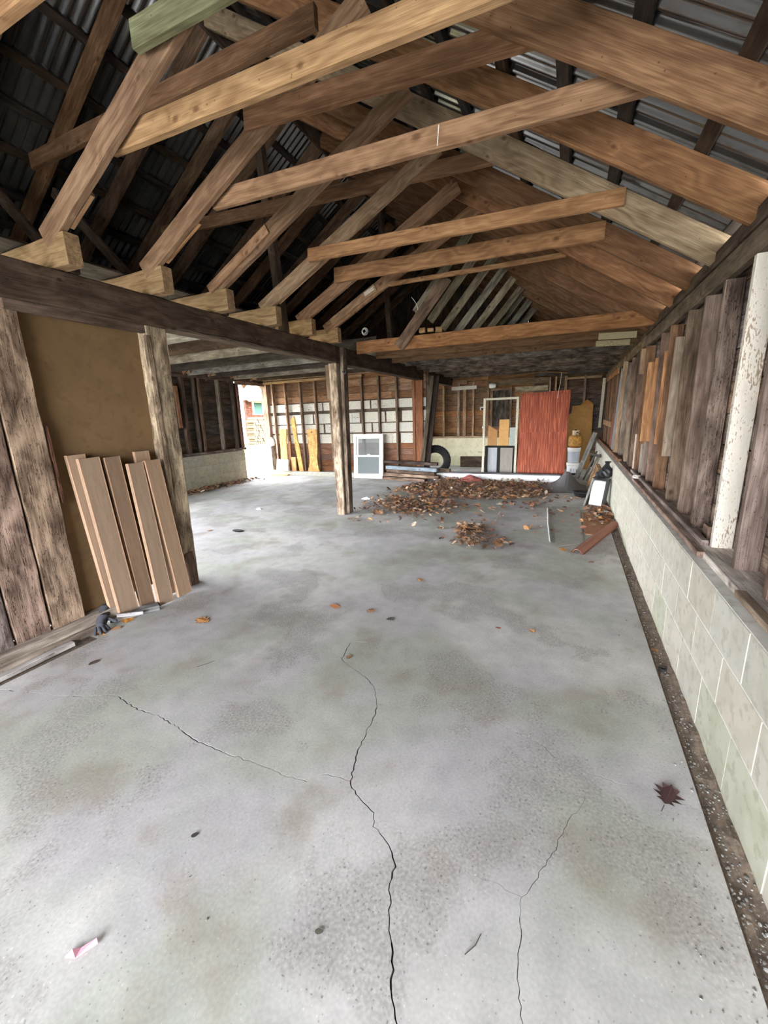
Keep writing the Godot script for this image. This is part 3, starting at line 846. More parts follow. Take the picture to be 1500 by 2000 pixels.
func wall_left() -> void:
	var w := struct("wall_left", "dark stud wall on a concrete block base beside the doorway", "wall")
	block_wall(w, Vector3(-8.28, -0.01, -6.45), Vector3(0, 0, -1), Vector3(1, 0, 0), 2.38, [0.29, 0.275, 0.27], 0.47, 0.25, Color(0.74, 0.72, 0.66), 0.035, 0.008, null, Color(0.66, 0.64, 0.6))
	board(w, "sill_board", Vector3(-8.33, 0.865, -6.45), Vector3(-8.33, 0.865, -8.86), Vector3.RIGHT, 0.20, 0.06, M.rough, Color(0.54, 0.51, 0.49))
	siding(w, "siding_plank", Vector3(-8.405, 0, -6.45), Vector3(0, 0, -1), 2.4, 0.86, 2.95, 0.2, Vector3(1, 0, 0), M.aged, Color(0.42, 0.39, 0.36), 0.1)
	board(w, "sheathing", Vector3(-8.45, 1.45, -6.45), Vector3(-8.45, 1.45, -8.85), Vector3.UP, 3.0, 0.03, M.aged, OLD)
	for s in [[-6.62, UMBER, 0.06], [-7.09, OLD, 0.09], [-7.42, OLD, 0.05], [-7.56, UMBER, 0.07], [-8.18, GREY, 0.06], [-8.68, OLD, 0.07]]:
		board(w, "stud", Vector3(-8.345, 0.895, s[0] + 0.04), Vector3(-8.345, 2.66, s[0]), Vector3.RIGHT, 0.10, s[2], M.aged, shade(s[1]), 0.002, 5)
	board(w, "door_post", Vector3(-8.33, 0.9, -8.81), Vector3(-8.33, 2.62, -8.81), Vector3.RIGHT, 0.14, 0.07, M.aged, Color(0.56, 0.44, 0.4))
	board(w, "nailed_board", Vector3(-8.27, 1.5, -6.86), Vector3(-8.27, 2.45, -6.86), Vector3(0, 0, 1), 0.09, 0.025, M.pine, Color(0.682, 0.536, 0.431))
	board(w, "nailed_board", Vector3(-8.28, 1.5, -6.72), Vector3(-8.28, 2.45, -6.72), Vector3(0, 0, 1), 0.16, 0.02, M.ply, Color(0.582, 0.49, 0.411))
	# plates and header run on over the doorway and the wide bay openings
	board(w, "top_plate", Vector3(-8.33, 2.70, FZ), Vector3(-8.33, 2.70, -10.0), Vector3.RIGHT, 0.14, 0.08, M.aged, OLD)
	board(w, "top_plate", Vector3(-8.30, 2.80, FZ), Vector3(-8.30, 2.80, -10.0), Vector3.UP, 0.14, 0.05, M.aged, Color(0.494, 0.428, 0.388))
	board(w, "door_header", Vector3(-8.30, 2.63, -8.8), Vector3(-8.30, 2.63, -10.0), Vector3.UP, 0.10, 0.09, M.aged, Color(0.623, 0.531, 0.465))
	# corner beyond the doorway
	board(w, "door_post", Vector3(-8.33, 0.02, -9.95), Vector3(-8.33, 2.62, -9.95), Vector3.RIGHT, 0.16, 0.06, M.aged, Color(0.63, 0.557, 0.491))
	block(w, "post_base", Vector3(-8.26, 0.42, -9.90), Vector3(0.22, 0.84, 0.18), M.rough, Color(0.86, 0.85, 0.8), 0.01)
	block(w, "threshold", Vector3(-8.36, -0.005, -9.38), Vector3(0.26, 0.05, FZ), M.block, Color(0.72, 0.71, 0.68), 0.01)
	siding(w, "siding_plank", Vector3(-8.405, 0, -4.2), Vector3(0, 0, -1), 2.25, 0.0, 2.95, 0.2, Vector3(1, 0, 0), M.aged, Color(0.42, 0.39, 0.36), 0.1)
	board(w, "sheathing", Vector3(-8.45, 1.45, -4.2), Vector3(-8.45, 1.45, -6.45), Vector3.UP, 3.0, 0.03, M.aged, OLD)
	for z in [-6.42, -4.2, -0.3, FZ - 0.05]:
		board(w, "bay_post", Vector3(-8.33, -0.02, z), Vector3(-8.33, 2.66, z), Vector3.RIGHT, 0.14, 0.14, M.aged, UMBER)

func wall_partition() -> void:
	# between the two bays, beside the photographer: weathered planks and a fibreboard panel
	var w := struct("wall_partition", "partition of weathered planks and a brown fibreboard panel under the beam", "wall")
	var dy := [Color(0.7, 0.62, 0.54), Color(0.66, 0.58, 0.53), Color(0.62, 0.57, 0.55)]
	var z1 := [-1.71, -1.475, -1.245, -0.99, -0.74, -0.5, -0.26, 0.0, 0.25, 0.5, 0.75, 1.0, 1.25, 1.5, 1.75, 2.0, 2.25, 2.5, 2.75, 3.0, 3.25, 3.5]
	for i in z1.size() - 1:
		var mid: float = (z1[i] + z1[i + 1]) * 0.5
		var wd: float = absf(z1[i] - z1[i + 1]) - 0.012
		board(w, "weathered_plank", Vector3(-3.46, 0.13, mid), Vector3(-3.46, 2.42, mid), Vector3(0, 0, 1), wd, 0.035, M.rough, shade(dy[i % 3], 0.05), 0.004, 14, 0.006)
	flat_panel(w, "fibreboard", rect(1.02, 2.26), 0.012, M.ply, Color(0.504, 0.409, 0.3), Transform3D(Basis(Vector3.UP, PI / 2), Vector3(-3.52, 0.13, -2.2)), 0.5)
	board(w, "bark_edge", Vector3(-3.455, 1.05, -1.735), Vector3(-3.455, 1.62, -1.725), Vector3(0, 0, 1), 0.025, 0.02, M.rough, Color(0.504, 0.359, 0.3), 0.004, 8)
	board(w, "header_strip", Vector3(-3.44, 2.415, -1.62), Vector3(-3.44, 2.415, -2.62), Vector3.UP, 0.075, 0.05, M.aged, Color(0.476, 0.417, 0.377), 0.003, 8)
	board(w, "backing_board", Vector3(-3.56, 1.28, FZ), Vector3(-3.56, 1.28, -1.66), Vector3.UP, 2.3, 0.02, M.aged, OLD)
	# sills on the floor
	board(w, "sill_beam", Vector3(-3.44, 0.075, FZ), Vector3(-3.45, 0.085, -1.95), Vector3.RIGHT, 0.16, 0.09, M.aged, Color(0.72, 0.69, 0.65), 0.003, 8)
	board(w, "sill_beam", Vector3(-3.38, 0.03, FZ), Vector3(-3.385, 0.03, -1.78), Vector3.RIGHT, 0.10, 0.06, M.aged, Color(0.66, 0.62, 0.58), 0.003, 8)
	board(w, "sill_plank", Vector3(-3.30, 0.012, 0.9), Vector3(-3.335, 0.016, -1.52), Vector3.RIGHT, 0.085, 0.035, M.aged, Color(0.82, 0.82, 0.82), 0.002, 6)
	# the post that ends the partition
	board(w, "post", Vector3(-3.49, 0.0, -2.68), Vector3(-3.48, 2.44, -2.715), Vector3(0, 0, 1), 0.21, 0.15, M.rough, Color(0.8, 0.74, 0.64), 0.004, 20, 0.012)
	board(w, "post_strip", Vector3(-3.41, 0.3, -2.60), Vector3(-3.41, 2.36, -2.615), Vector3(0, 0, 1), 0.05, 0.03, M.rough, Color(0.74, 0.67, 0.58), 0.003, 14)
	board(w, "post_stub", Vector3(-3.40, 0.0, -2.70), Vector3(-3.42, 0.34, -2.70), Vector3(0, 0, 1), 0.10, 0.035, M.aged, Color(0.588, 0.509, 0.456), 0.003, 5)

func wall_front() -> void:
	# only the gable above the wide opening stands behind the photographer
	var w := struct("wall_front", "boarded gable above the wide open front", "wall")
	var x := -8.2
	while x < 0.75:
		var top := maxf(minf(under_r(x), under_l(x)), minf(under_r(x + 0.24), under_l(x + 0.24))) + 0.27
		board(w, "gable_plank", Vector3(x + 0.12, 2.75, FZ + 0.02), Vector3(x + 0.12, maxf(top, 2.85), FZ + 0.02), Vector3.RIGHT, 0.238, 0.025, M.aged, shade(OLD, 0.1))
		x += 0.24
	for px in [-8.33, -3.46, 0.86]:
		board(w, "front_post", Vector3(px, -0.02, FZ + 0.08), Vector3(px, 2.9, FZ + 0.08), Vector3.RIGHT, 0.15, 0.12, M.aged, UMBER)
	board(w, "front_header", Vector3(-8.4, 2.8, FZ + 0.09), Vector3(0.95, 2.8, FZ + 0.09), Vector3.UP, 0.24, 0.08, M.aged, OLD)
	# closed gable at the far end, above the joists
	var g := struct("wall_gable", "dark boarded gable above the joists at the far end", "wall")
	x = -8.2
	while x < 0.9:
		var top2 := maxf(minf(under_r(x), under_l(x)), minf(under_r(x + 0.24), under_l(x + 0.24))) + 0.27
		board(g, "gable_plank", Vector3(x + 0.12, 2.66, -12.86), Vector3(x + 0.12, maxf(top2, 2.8), -12.86), Vector3.RIGHT, 0.238, 0.025, M.aged, shade(OLD, 0.1))
		x += 0.24

# ------------------------------------------------------------------ roof
func build_roof() -> void:
	var c := struct("ceiling", "open rafter roof of brown timbers under corrugated steel sheets", "ceiling")
	var slope_dir := Vector3(-1, SLOPE, 0).normalized()
	var up_r := Vector3(SLOPE, 1, 0).normalized()
	var up_l := Vector3(-SLOPE, 1, 0).normalized()
	var DY := {-2.64: Color(0.628, 0.505, 0.396), -3.36: Color(0.656, 0.516, 0.389), -4.12: Color(0.748, 0.678, 0.574), -4.85: Color(0.575, 0.452, 0.356), -5.53: Color(0.655, 0.509, 0.399)}
	for z in RAFTER_Z:
		var dye: Color = DY.get(z, BROWN)
		var x0 := 1.10
		var x1 := RIDGE_X + 0.02
		var h := 0.1 / cos(atan(SLOPE))
		board(c, "rafter", Vector3(x0, under_r(x0) + h, z), Vector3(x1, under_r(x1) + h, z), up_r, 0.20, 0.045, M.pine, shade(dye, 0.05), 0.002, 10)
		x0 = -8.6
		x1 = RIDGE_X - 0.02
		board(c, "rafter", Vector3(x0, under_l(x0) + h, z - 0.05), Vector3(x1, under_l(x1) + h, z - 0.05), up_l, 0.20, 0.045, M.aged, shade(BROWN, 0.08), 0.002, 6)
	board(c, "ridge_board", Vector3(RIDGE_X, under_r(RIDGE_X) + 0.08, FZ + 0.2), Vector3(RIDGE_X, under_r(RIDGE_X) + 0.08, -13.0), Vector3.UP, 0.22, 0.03, M.aged, OLD)
	# battens across the rafters
	var rise := 0.2 / cos(atan(SLOPE)) + 0.025
	for k in 13:
		var x := 0.98 - 0.385 * k + 0.02 * sin(k * 2.3)
		if x > RIDGE_X + 0.1:
			board(c, "batten", Vector3(x, under_r(x) + rise, FZ + 0.2), Vector3(x, under_r(x) + rise, -12.95), slope_dir, 0.085, 0.04, M.aged, shade(Color(0.31, 0.28, 0.255), 0.08))
		var xl := 2.0 * RIDGE_X - x
		board(c, "batten", Vector3(xl, under_l(xl) + rise, FZ + 0.2), Vector3(xl, under_l(xl) + rise, -12.95), Vector3(1, SLOPE, 0), 0.085, 0.04, M.aged, shade(Color(0.31, 0.28, 0.255), 0.08))
	# corrugated sheets: one wave every 100 mm, laid with a small overlap
	var waves := 7
	var per := 10
	var pitch := 0.1
	var ln := 5.95
	var st := begin()
	st.set_color(Color.WHITE)
	var cols := waves * per + per / 2
	for i in cols:
		for e in [[i, 0], [i, 1], [i + 1, 1], [i, 0], [i + 1, 1], [i + 1, 0]]:
			var s: float = float(e[0]) / per
			var zz: float = s * pitch
			var yy := 0.0125 * cos(TAU * s)
			var sl := 0.0125 * TAU / pitch * sin(TAU * s)
			st.set_normal(Vector3(0, -1, sl).normalized())
			st.set_uv(Vector2(zz / 1.3, float(e[1]) * ln / FZ + 0.2))
			st.add_vertex(Vector3(ln * float(e[1]), yy, -zz))
	st.generate_tangents()
	var mesh := st.commit()
	var n := int(ceil((13.25 + FZ) / (waves * pitch)))
	for side in 2:
		for k in n:
			var o := MeshInstance3D.new()
			o.mesh = mesh
			o.material_override = M.metal
			adopt(c, o, "roof_sheet")
			var z := FZ + 0.25 - k * waves * pitch
			var up := 0.036 + (0.0015 if k % 2 == 0 else 0.0)
			if side == 0:
				var p := Vector3(1.22, under_r(1.22) + rise + up, z)
				p.z -= waves * pitch
				o.transform = Transform3D(Basis(slope_dir, up_r, Vector3(0, 0, -1)), p)
			else:
				var p2 := Vector3(-8.72, under_l(-8.72) + rise + up, z)
				o.transform = Transform3D(Basis(Vector3(1, SLOPE, 0).normalized(), up_l, Vector3(0, 0, 1)), p2)
	# joists: over the side bay from wall to beam, and further in over the main bay too
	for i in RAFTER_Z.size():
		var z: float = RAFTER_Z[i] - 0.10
		if z > FZ:
			continue
		var vis: bool = z > -6.0
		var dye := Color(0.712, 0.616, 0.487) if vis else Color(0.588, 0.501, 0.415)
		# pale new ends rest on the beam; joist dyes alternate to paint in the bands of light and shade
		if vis:
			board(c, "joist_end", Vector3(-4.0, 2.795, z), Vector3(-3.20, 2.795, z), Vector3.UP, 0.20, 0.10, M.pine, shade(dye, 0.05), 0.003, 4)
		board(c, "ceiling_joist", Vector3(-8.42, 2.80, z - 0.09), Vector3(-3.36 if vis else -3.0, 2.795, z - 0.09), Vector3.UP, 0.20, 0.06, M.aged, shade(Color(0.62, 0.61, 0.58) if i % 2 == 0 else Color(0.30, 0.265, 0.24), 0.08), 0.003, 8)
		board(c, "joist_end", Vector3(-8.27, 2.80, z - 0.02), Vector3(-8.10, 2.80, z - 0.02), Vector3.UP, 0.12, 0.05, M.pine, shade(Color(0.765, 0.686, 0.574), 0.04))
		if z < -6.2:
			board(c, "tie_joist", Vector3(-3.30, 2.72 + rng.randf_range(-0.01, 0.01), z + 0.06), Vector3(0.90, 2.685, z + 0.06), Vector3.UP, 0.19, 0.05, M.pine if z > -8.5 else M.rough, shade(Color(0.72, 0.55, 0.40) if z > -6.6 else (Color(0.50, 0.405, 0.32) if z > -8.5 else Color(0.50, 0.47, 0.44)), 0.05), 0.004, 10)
			if z > -8.0 and z < -6.9:
				board(c, "joist_tail", Vector3(0.30, 2.62, z + 0.12), Vector3(0.78, 2.60, z + 0.12), Vector3.UP, 0.09, 0.03, M.chip, Color(0.783, 0.739, 0.626))
	# boards laid on the joists of the loft
	for k in 11:
		var x := -8.3 + k * 0.44
		board(c, "loft_board", Vector3(x, 2.915, FZ), Vector3(x, 2.915, -5.6), Vector3.RIGHT, 0.435, 0.02, M.aged, shade(Color(0.36, 0.33, 0.3), 0.1))
		board(c, "loft_board", Vector3(x, 2.915, -5.61), Vector3(x, 2.915, -12.7), Vector3.RIGHT, 0.435, 0.02, M.aged, shade(Color(0.36, 0.33, 0.3), 0.1))
	for k in 7:
		var z3 := -8.7 - k * 0.55
		board(c, "loft_board", Vector3(-3.2, 2.825, z3), Vector3(0.75, 2.795, z3), Vector3(0, 0, 1), 0.52, 0.02, M.rough, shade(Color(0.52, 0.49, 0.46), 0.1))
	# steep struts standing in the loft further in
	for k in 9:
		var z2 := -6.75 - 0.45 * k
		var xt := -1.55 + 0.16 * k * (0.6 if k < 6 else 0.5)
		board(c, "loft_strut", Vector3(xt - 0.85, under_r(xt) - 0.98, z2), Vector3(xt + 0.05, under_r(xt + 0.05) + 0.08, z2), Vector3(-1, 1, 0), 0.13, 0.035, M.aged, shade(Color(0.66, 0.65, 0.58), 0.1))

func build_timbers() -> void:
	# the beam between the bays
	var b := thing("support_beam", "long dark brown beam carrying the joist ends between the two bays", "beam", Vector3(-3.45, 2.44, -5.8))
	board(b, "beam_timber", Vector3(-3.45, 2.565, FZ), Vector3(-3.45, 2.565, -5.75), Vector3.UP, 0.245, 0.18, M.aged, Color(0.4, 0.34, 0.3), 0.003, 14, 0.008)
	board(b, "beam_timber", Vector3(-3.45, 2.56, -5.76), Vector3(-3.45, 2.56, -12.75), Vector3.UP, 0.25, 0.18, M.aged, Color(0.37, 0.32, 0.29), 0.003, 14, 0.008)
	var cab := begin()
	cab.set_color(Color(0.3, 0.27, 0.25).srgb_to_linear())
	var pts := []
	for k in 24:
		pts.append(Vector3(-3.352, 2.455 + 0.006 * sin(k * 1.7), -2.9 - k * 0.115))
	tube(cab, pts, 0.006, 6)
	commit(cab, b, "cable", M.tint)
	var p := thing("wooden_post", "rough grey split wooden post carrying the beam beside the leaf pile", "post", Vector3(-3.45, 0, -5.87))
	board(p, "post_timber", Vector3(-3.455, 0.0, -5.86), Vector3(-3.45, 2.44, -5.86), Vector3.RIGHT, 0.15, 0.16, M.rough, Color(0.73, 0.669, 0.592), 0.005, 20, 0.012)
	board(p, "sister_board", Vector3(-3.34, 0.02, -5.89), Vector3(-3.30, 2.66, -5.89), Vector3(0, 0, 1), 0.13, 0.06, M.rough, Color(0.5, 0.45, 0.4), 0.004, 16)
	board(p, "splice_board", Vector3(-3.54, 1.9, -5.80), Vector3(-3.55, 2.42, -5.80), Vector3.RIGHT, 0.08, 0.03, M.aged, Color(0.491, 0.428, 0.365), 0.003, 6)
	var bolt := begin()
	lathe(bolt, [Vector2(0, 0), Vector2(0.035, 0), Vector2(0.035, 0.03), Vector2(0.018, 0.035), Vector2(0.018, 0.07), Vector2(0, 0.075)], 10)
	commit(bolt, p, "iron_bolt", M.black, Transform3D(Basis(Vector3.RIGHT, PI / 2), Vector3(-3.27, 2.30, -5.86)))
	var p2 := thing("leaning_post", "dark leaning timber post at the end of the lumber stack", "post", Vector3(-3.3, 0, -9.6))
	board(p2, "post_timber", Vector3(-3.38, 0.0, -9.73), Vector3(-3.06, 2.5, -9.73), Vector3.RIGHT, 0.10, 0.10, M.aged, Color(0.42, 0.39, 0.34), 0.003, 12)
	board(p2, "side_board", Vector3(-3.26, 0.1, -9.80), Vector3(-2.96, 2.5, -9.80), Vector3.RIGHT, 0.11, 0.04, M.aged, Color(0.26, 0.24, 0.22), 0.003, 12)
	# struts from the joist ends up to the rafters
	var names := ["timber strut carrying the mossy collar with a joist block at its foot", "brown timber strut whose foot rests in a notched joist block", "timber strut with a short pale board nailed to its side", "pale timber strut crossed by the collar with the knotty end", "short brown timber strut beside the upright dark post", "timber strut patched with a short whitish board"]
	var sz := [-1.97, -2.71, -3.44, -4.20, -4.93, -5.60]
	var top := [1.25, 1.25, 1.25, 1.25, 1.25, 1.12]
	for i in 6:
		var z: float = sz[i]
		var s := thing("roof_strut", names[i], "strut", Vector3(-3.35, 2.9, z), "struts rising from the beam to the rafters")
		var xa := -3.42
		var xb: float = -top[i]
		var off := 0.07 * sqrt(1.25)
		var f := func(x: float) -> float: return 2.845 + 0.5 * (x + 3.35) + off
		board(s, "strut_timber", Vector3(xa, f.call(xa), z), Vector3(xb, f.call(xb), z), Vector3(-0.5, 1, 0), 0.145, 0.055, M.pine, shade([Color(0.674, 0.573, 0.486), Color(0.653, 0.547, 0.455), Color(0.587, 0.493, 0.413), Color(0.682, 0.605, 0.512), Color(0.633, 0.521, 0.424), Color(0.664, 0.54, 0.431)][i], 0.02), 0.003, 14, 0.006)
		if i == 2:
			board(s, "nailed_board", Vector3(-3.40, f.call(-3.40) + 0.01, z + 0.045), Vector3(-2.62, f.call(-2.62) + 0.01, z + 0.045), Vector3(-0.5, 1, 0), 0.085, 0.025, M.pine, Color(0.7, 0.576, 0.478))
		if i == 5:
			board(s, "nailed_board", Vector3(-3.28, f.call(-3.28) + 0.01, z + 0.045), Vector3(-2.55, f.call(-2.55) + 0.01, z + 0.045), Vector3(-0.5, 1, 0), 0.10, 0.025, M.pine, Color(0.726, 0.625, 0.526))
			board(s, "whitish_patch", Vector3(-2.72, f.call(-2.72) + 0.02, z + 0.0585), Vector3(-2.57, f.call(-2.57) + 0.01, z + 0.0585), Vector3(-0.5, 1, 0), 0.05, 0.002, M.chip, Color(0.94, 0.9, 0.86))
		if i < 2 or i == 3:
			board(s, "scab_board", Vector3(-3.22, f.call(-3.22) - 0.01, z - 0.045), Vector3(-2.95 + 0.15 * i, f.call(-2.95 + 0.15 * i) - 0.01, z - 0.045), Vector3(-0.5, 1, 0), 0.12, 0.03, M.pine, shade(PINE))
	# collars
	var C := [  # z of the front face, x0, x1, bottom y at x0 and x1, height, dye, label
		[-1.18, -2.25, 0.4, 3.13, 3.10, 0.13, PINE, "brown collar timber just inside the open front"],
		[-1.86, -2.19, -0.1, 3.50, 3.46, 0.13, Color(0.6, 0.64, 0.53), "mossy green collar timber nailed across the first strut"],
		[-2.02, -2.70, 0.32, 3.24, 3.15, 0.125, Color(0.78, 0.66, 0.515), "long yellowish collar timber with split grain behind the first strut"],
		[-2.66, -2.17, -0.13, 3.55, 3.40, 0.135, Color(0.611, 0.488, 0.385), "brown collar timber with a square sawn end against the wide rafter"],
		[-2.77, -2.64, 0.30, 3.22, 3.115, 0.125, Color(0.684, 0.566, 0.462), "straight brown collar timber with a chalk line across it"],
		[-4.06, -2.64, 0.28, 3.23, 3.13, 0.12, Color(0.742, 0.595, 0.45), "orange collar timber with a knotty end on the pale strut"],
		[-4.80, -2.76, 0.19, 3.23, 3.15, 0.165, Color(0.69, 0.542, 0.41), "wide orange collar timber with a free square end"],
		[-5.57, -2.36, -0.16, 3.32, 3.30, 0.05, Color(0.729, 0.592, 0.448), "thin pale collar strip under the wide orange collar"],
		[-2.72, -4.75, -1.6, 3.97, 3.97, 0.13, BROWN, "shadowed collar timber high up behind the mossy collar"],
		[-4.2, -4.9, -0.40, 3.92, 3.70, 0.13, BROWN, "shadowed collar timber high up above the orange collar"]]
	for q in C:
		var o := thing("collar_tie", q[7], "collar", Vector3((q[1] + q[2]) * 0.5, q[3], q[0]), "collar ties of the roof")
		board(o, "tie_timber", Vector3(q[1], q[3] + q[5] * 0.5, q[0] - 0.024), Vector3(q[2], q[4] + q[5] * 0.5, q[0] - 0.024), Vector3.UP, q[5], 0.048, M.pine, q[6], 0.002, 12, 0.005)
		if q[7].begins_with("straight"):
			board(o, "chalk_line", Vector3(-0.83, 3.165, -2.7683), Vector3(-0.82, 3.27, -2.7683), Vector3.RIGHT, 0.006, 0.001, M.paint, Color.WHITE)
	# posts standing on the beam up to the ridge
	for z in [-1.2, -4.62, -8.2]:
		var kl: String = {-1.2: "upright dark post on the beam close to the open front", -4.62: "upright dark post on the beam between the pale and the short strut", -8.2: "upright dark post on the beam behind the leaning plank"}[z]
		var k := thing("king_post", kl, "post", Vector3(-3.47, 2.69, z), "posts standing on the beam")
		board(k, "post_timber", Vector3(-3.44, 2.69, z), Vector3(-3.62, 5.6, z), Vector3.RIGHT, 0.10, 0.10, M.aged, OLD)
	# braces running down towards the side bay
	for z in [-1.75, -2.62, -3.4]:
		var bl: String = {-1.75: "dark diagonal brace behind the strut with the mossy collar", -2.62: "dark diagonal brace behind the strut with the notched block", -3.4: "dark diagonal brace behind the strut with the nailed board"}[z]
		var k2 := thing("diagonal_brace", bl, "brace", Vector3(-4.6, 2.9, z), "diagonal braces over the side bay")
		board(k2, "brace_timber", Vector3(-5.6, 4.25, z), Vector3(-4.3, 2.95, z), Vector3.UP, 0.10, 0.045, M.aged, OLD)
	var lb := thing("leaning_plank", "grey-brown plank leaning on the tie joist below the roof", "plank", Vector3(-2.45, 2.66, -6.28))
	board(lb, "plank_body", Vector3(-2.52, 2.64, -6.27), Vector3(-1.75, 3.52, -6.30), Vector3(-1, 1, 0), 0.17, 0.025, M.aged, Color(0.54, 0.46, 0.4))
	# wire coil hanging in the roof
	var co := thing("wire_coil", "pale loop of wire hanging beside the king post", "wire", Vector3(-3.1, 2.92, -6.3))
	for k in 3:
		var st := begin()
		var ring := []
		for i in 20:
			var a := TAU * i / 20
			ring.append(Vector3((0.055 - k * 0.012) * cos(a), (0.055 - k * 0.012) * sin(a), k * 0.012))
		tube(st, ring, 0.004, 6, true)
		commit(st, co, "wire_loop", M.offwhite, Transform3D(Basis.IDENTITY, Vector3(-3.1, 2.94, -6.28)))
	var hw := thing("hanging_wire", "pale wire bent down from the roof beside the leaning plank", "wire", Vector3(-2.3, 3.1, -6.35))
	var ws := begin()
	var wp := []
	for i in 12:
		var t := i / 11.0
		wp.append(Vector3(-2.30 + 0.10 * sin(t * 3.0) - 0.02, 3.35 - 0.36 * t, -6.35))
	tube(ws, wp, 0.004, 6)
	commit(ws, hw, "wire_strand", M.offwhite)
	for i in 3:
		var wb := thing("wood_scrap", "small pale wood offcut lying on the tie joist", "offcut", Vector3(-2.1 + i * 0.12, 2.83, -6.37), "offcuts on the tie joist")
		block(wb, "scrap_block", Vector3(-2.16 + i * 0.13, 2.865 - 0.008 * i, -6.37), Vector3(0.09, 0.07 - 0.02 * (i % 2), 0.05), M.pine, Color(0.772, 0.659, 0.502), 0.004, 0.3 * i)
	# orange board sagging below the far joists
	var ob := thing("sagging_board", "orange chipboard strip sagging from the far joists", "board", Vector3(-0.86, 2.5, -12.1))
	var ov := begin()
	ov.set_color(Color(0.587, 0.451, 0.309).srgb_to_linear())
	for i in 10:
		var a0 := i / 10.0
		var a1 := (i + 1) / 10.0
		var P := func(t: float, s: float) -> Vector3: return Vector3(-1.58 + 1.44 * t, 2.50 + 0.10 * sin(PI * (0.1 + 0.75 * t)) + 0.04 * s * (1.0 - t), -12.0 - 0.35 * s)
		quad(ov, P.call(a0, 0.0), P.call(a0, 1.0), P.call(a1, 1.0), P.call(a1, 0.0), Vector2(a0, 0), Vector2(a0, 0.3), Vector2(a1, 0.3), Vector2(a1, 0))
		var dn := Vector3(0, -0.012, 0)
		quad(ov, P.call(a0, 0.0) + dn, P.call(a1, 0.0) + dn, P.call(a1, 1.0) + dn, P.call(a0, 1.0) + dn, Vector2(a0, 0), Vector2(a1, 0), Vector2(a1, 0.3), Vector2(a0, 0.3))
		quad(ov, P.call(a0, 0.0), P.call(a1, 0.0), P.call(a1, 0.0) + dn, P.call(a0, 0.0) + dn)
	ov.generate_tangents()
	commit(ov, ob, "board_sheet", M.ply)

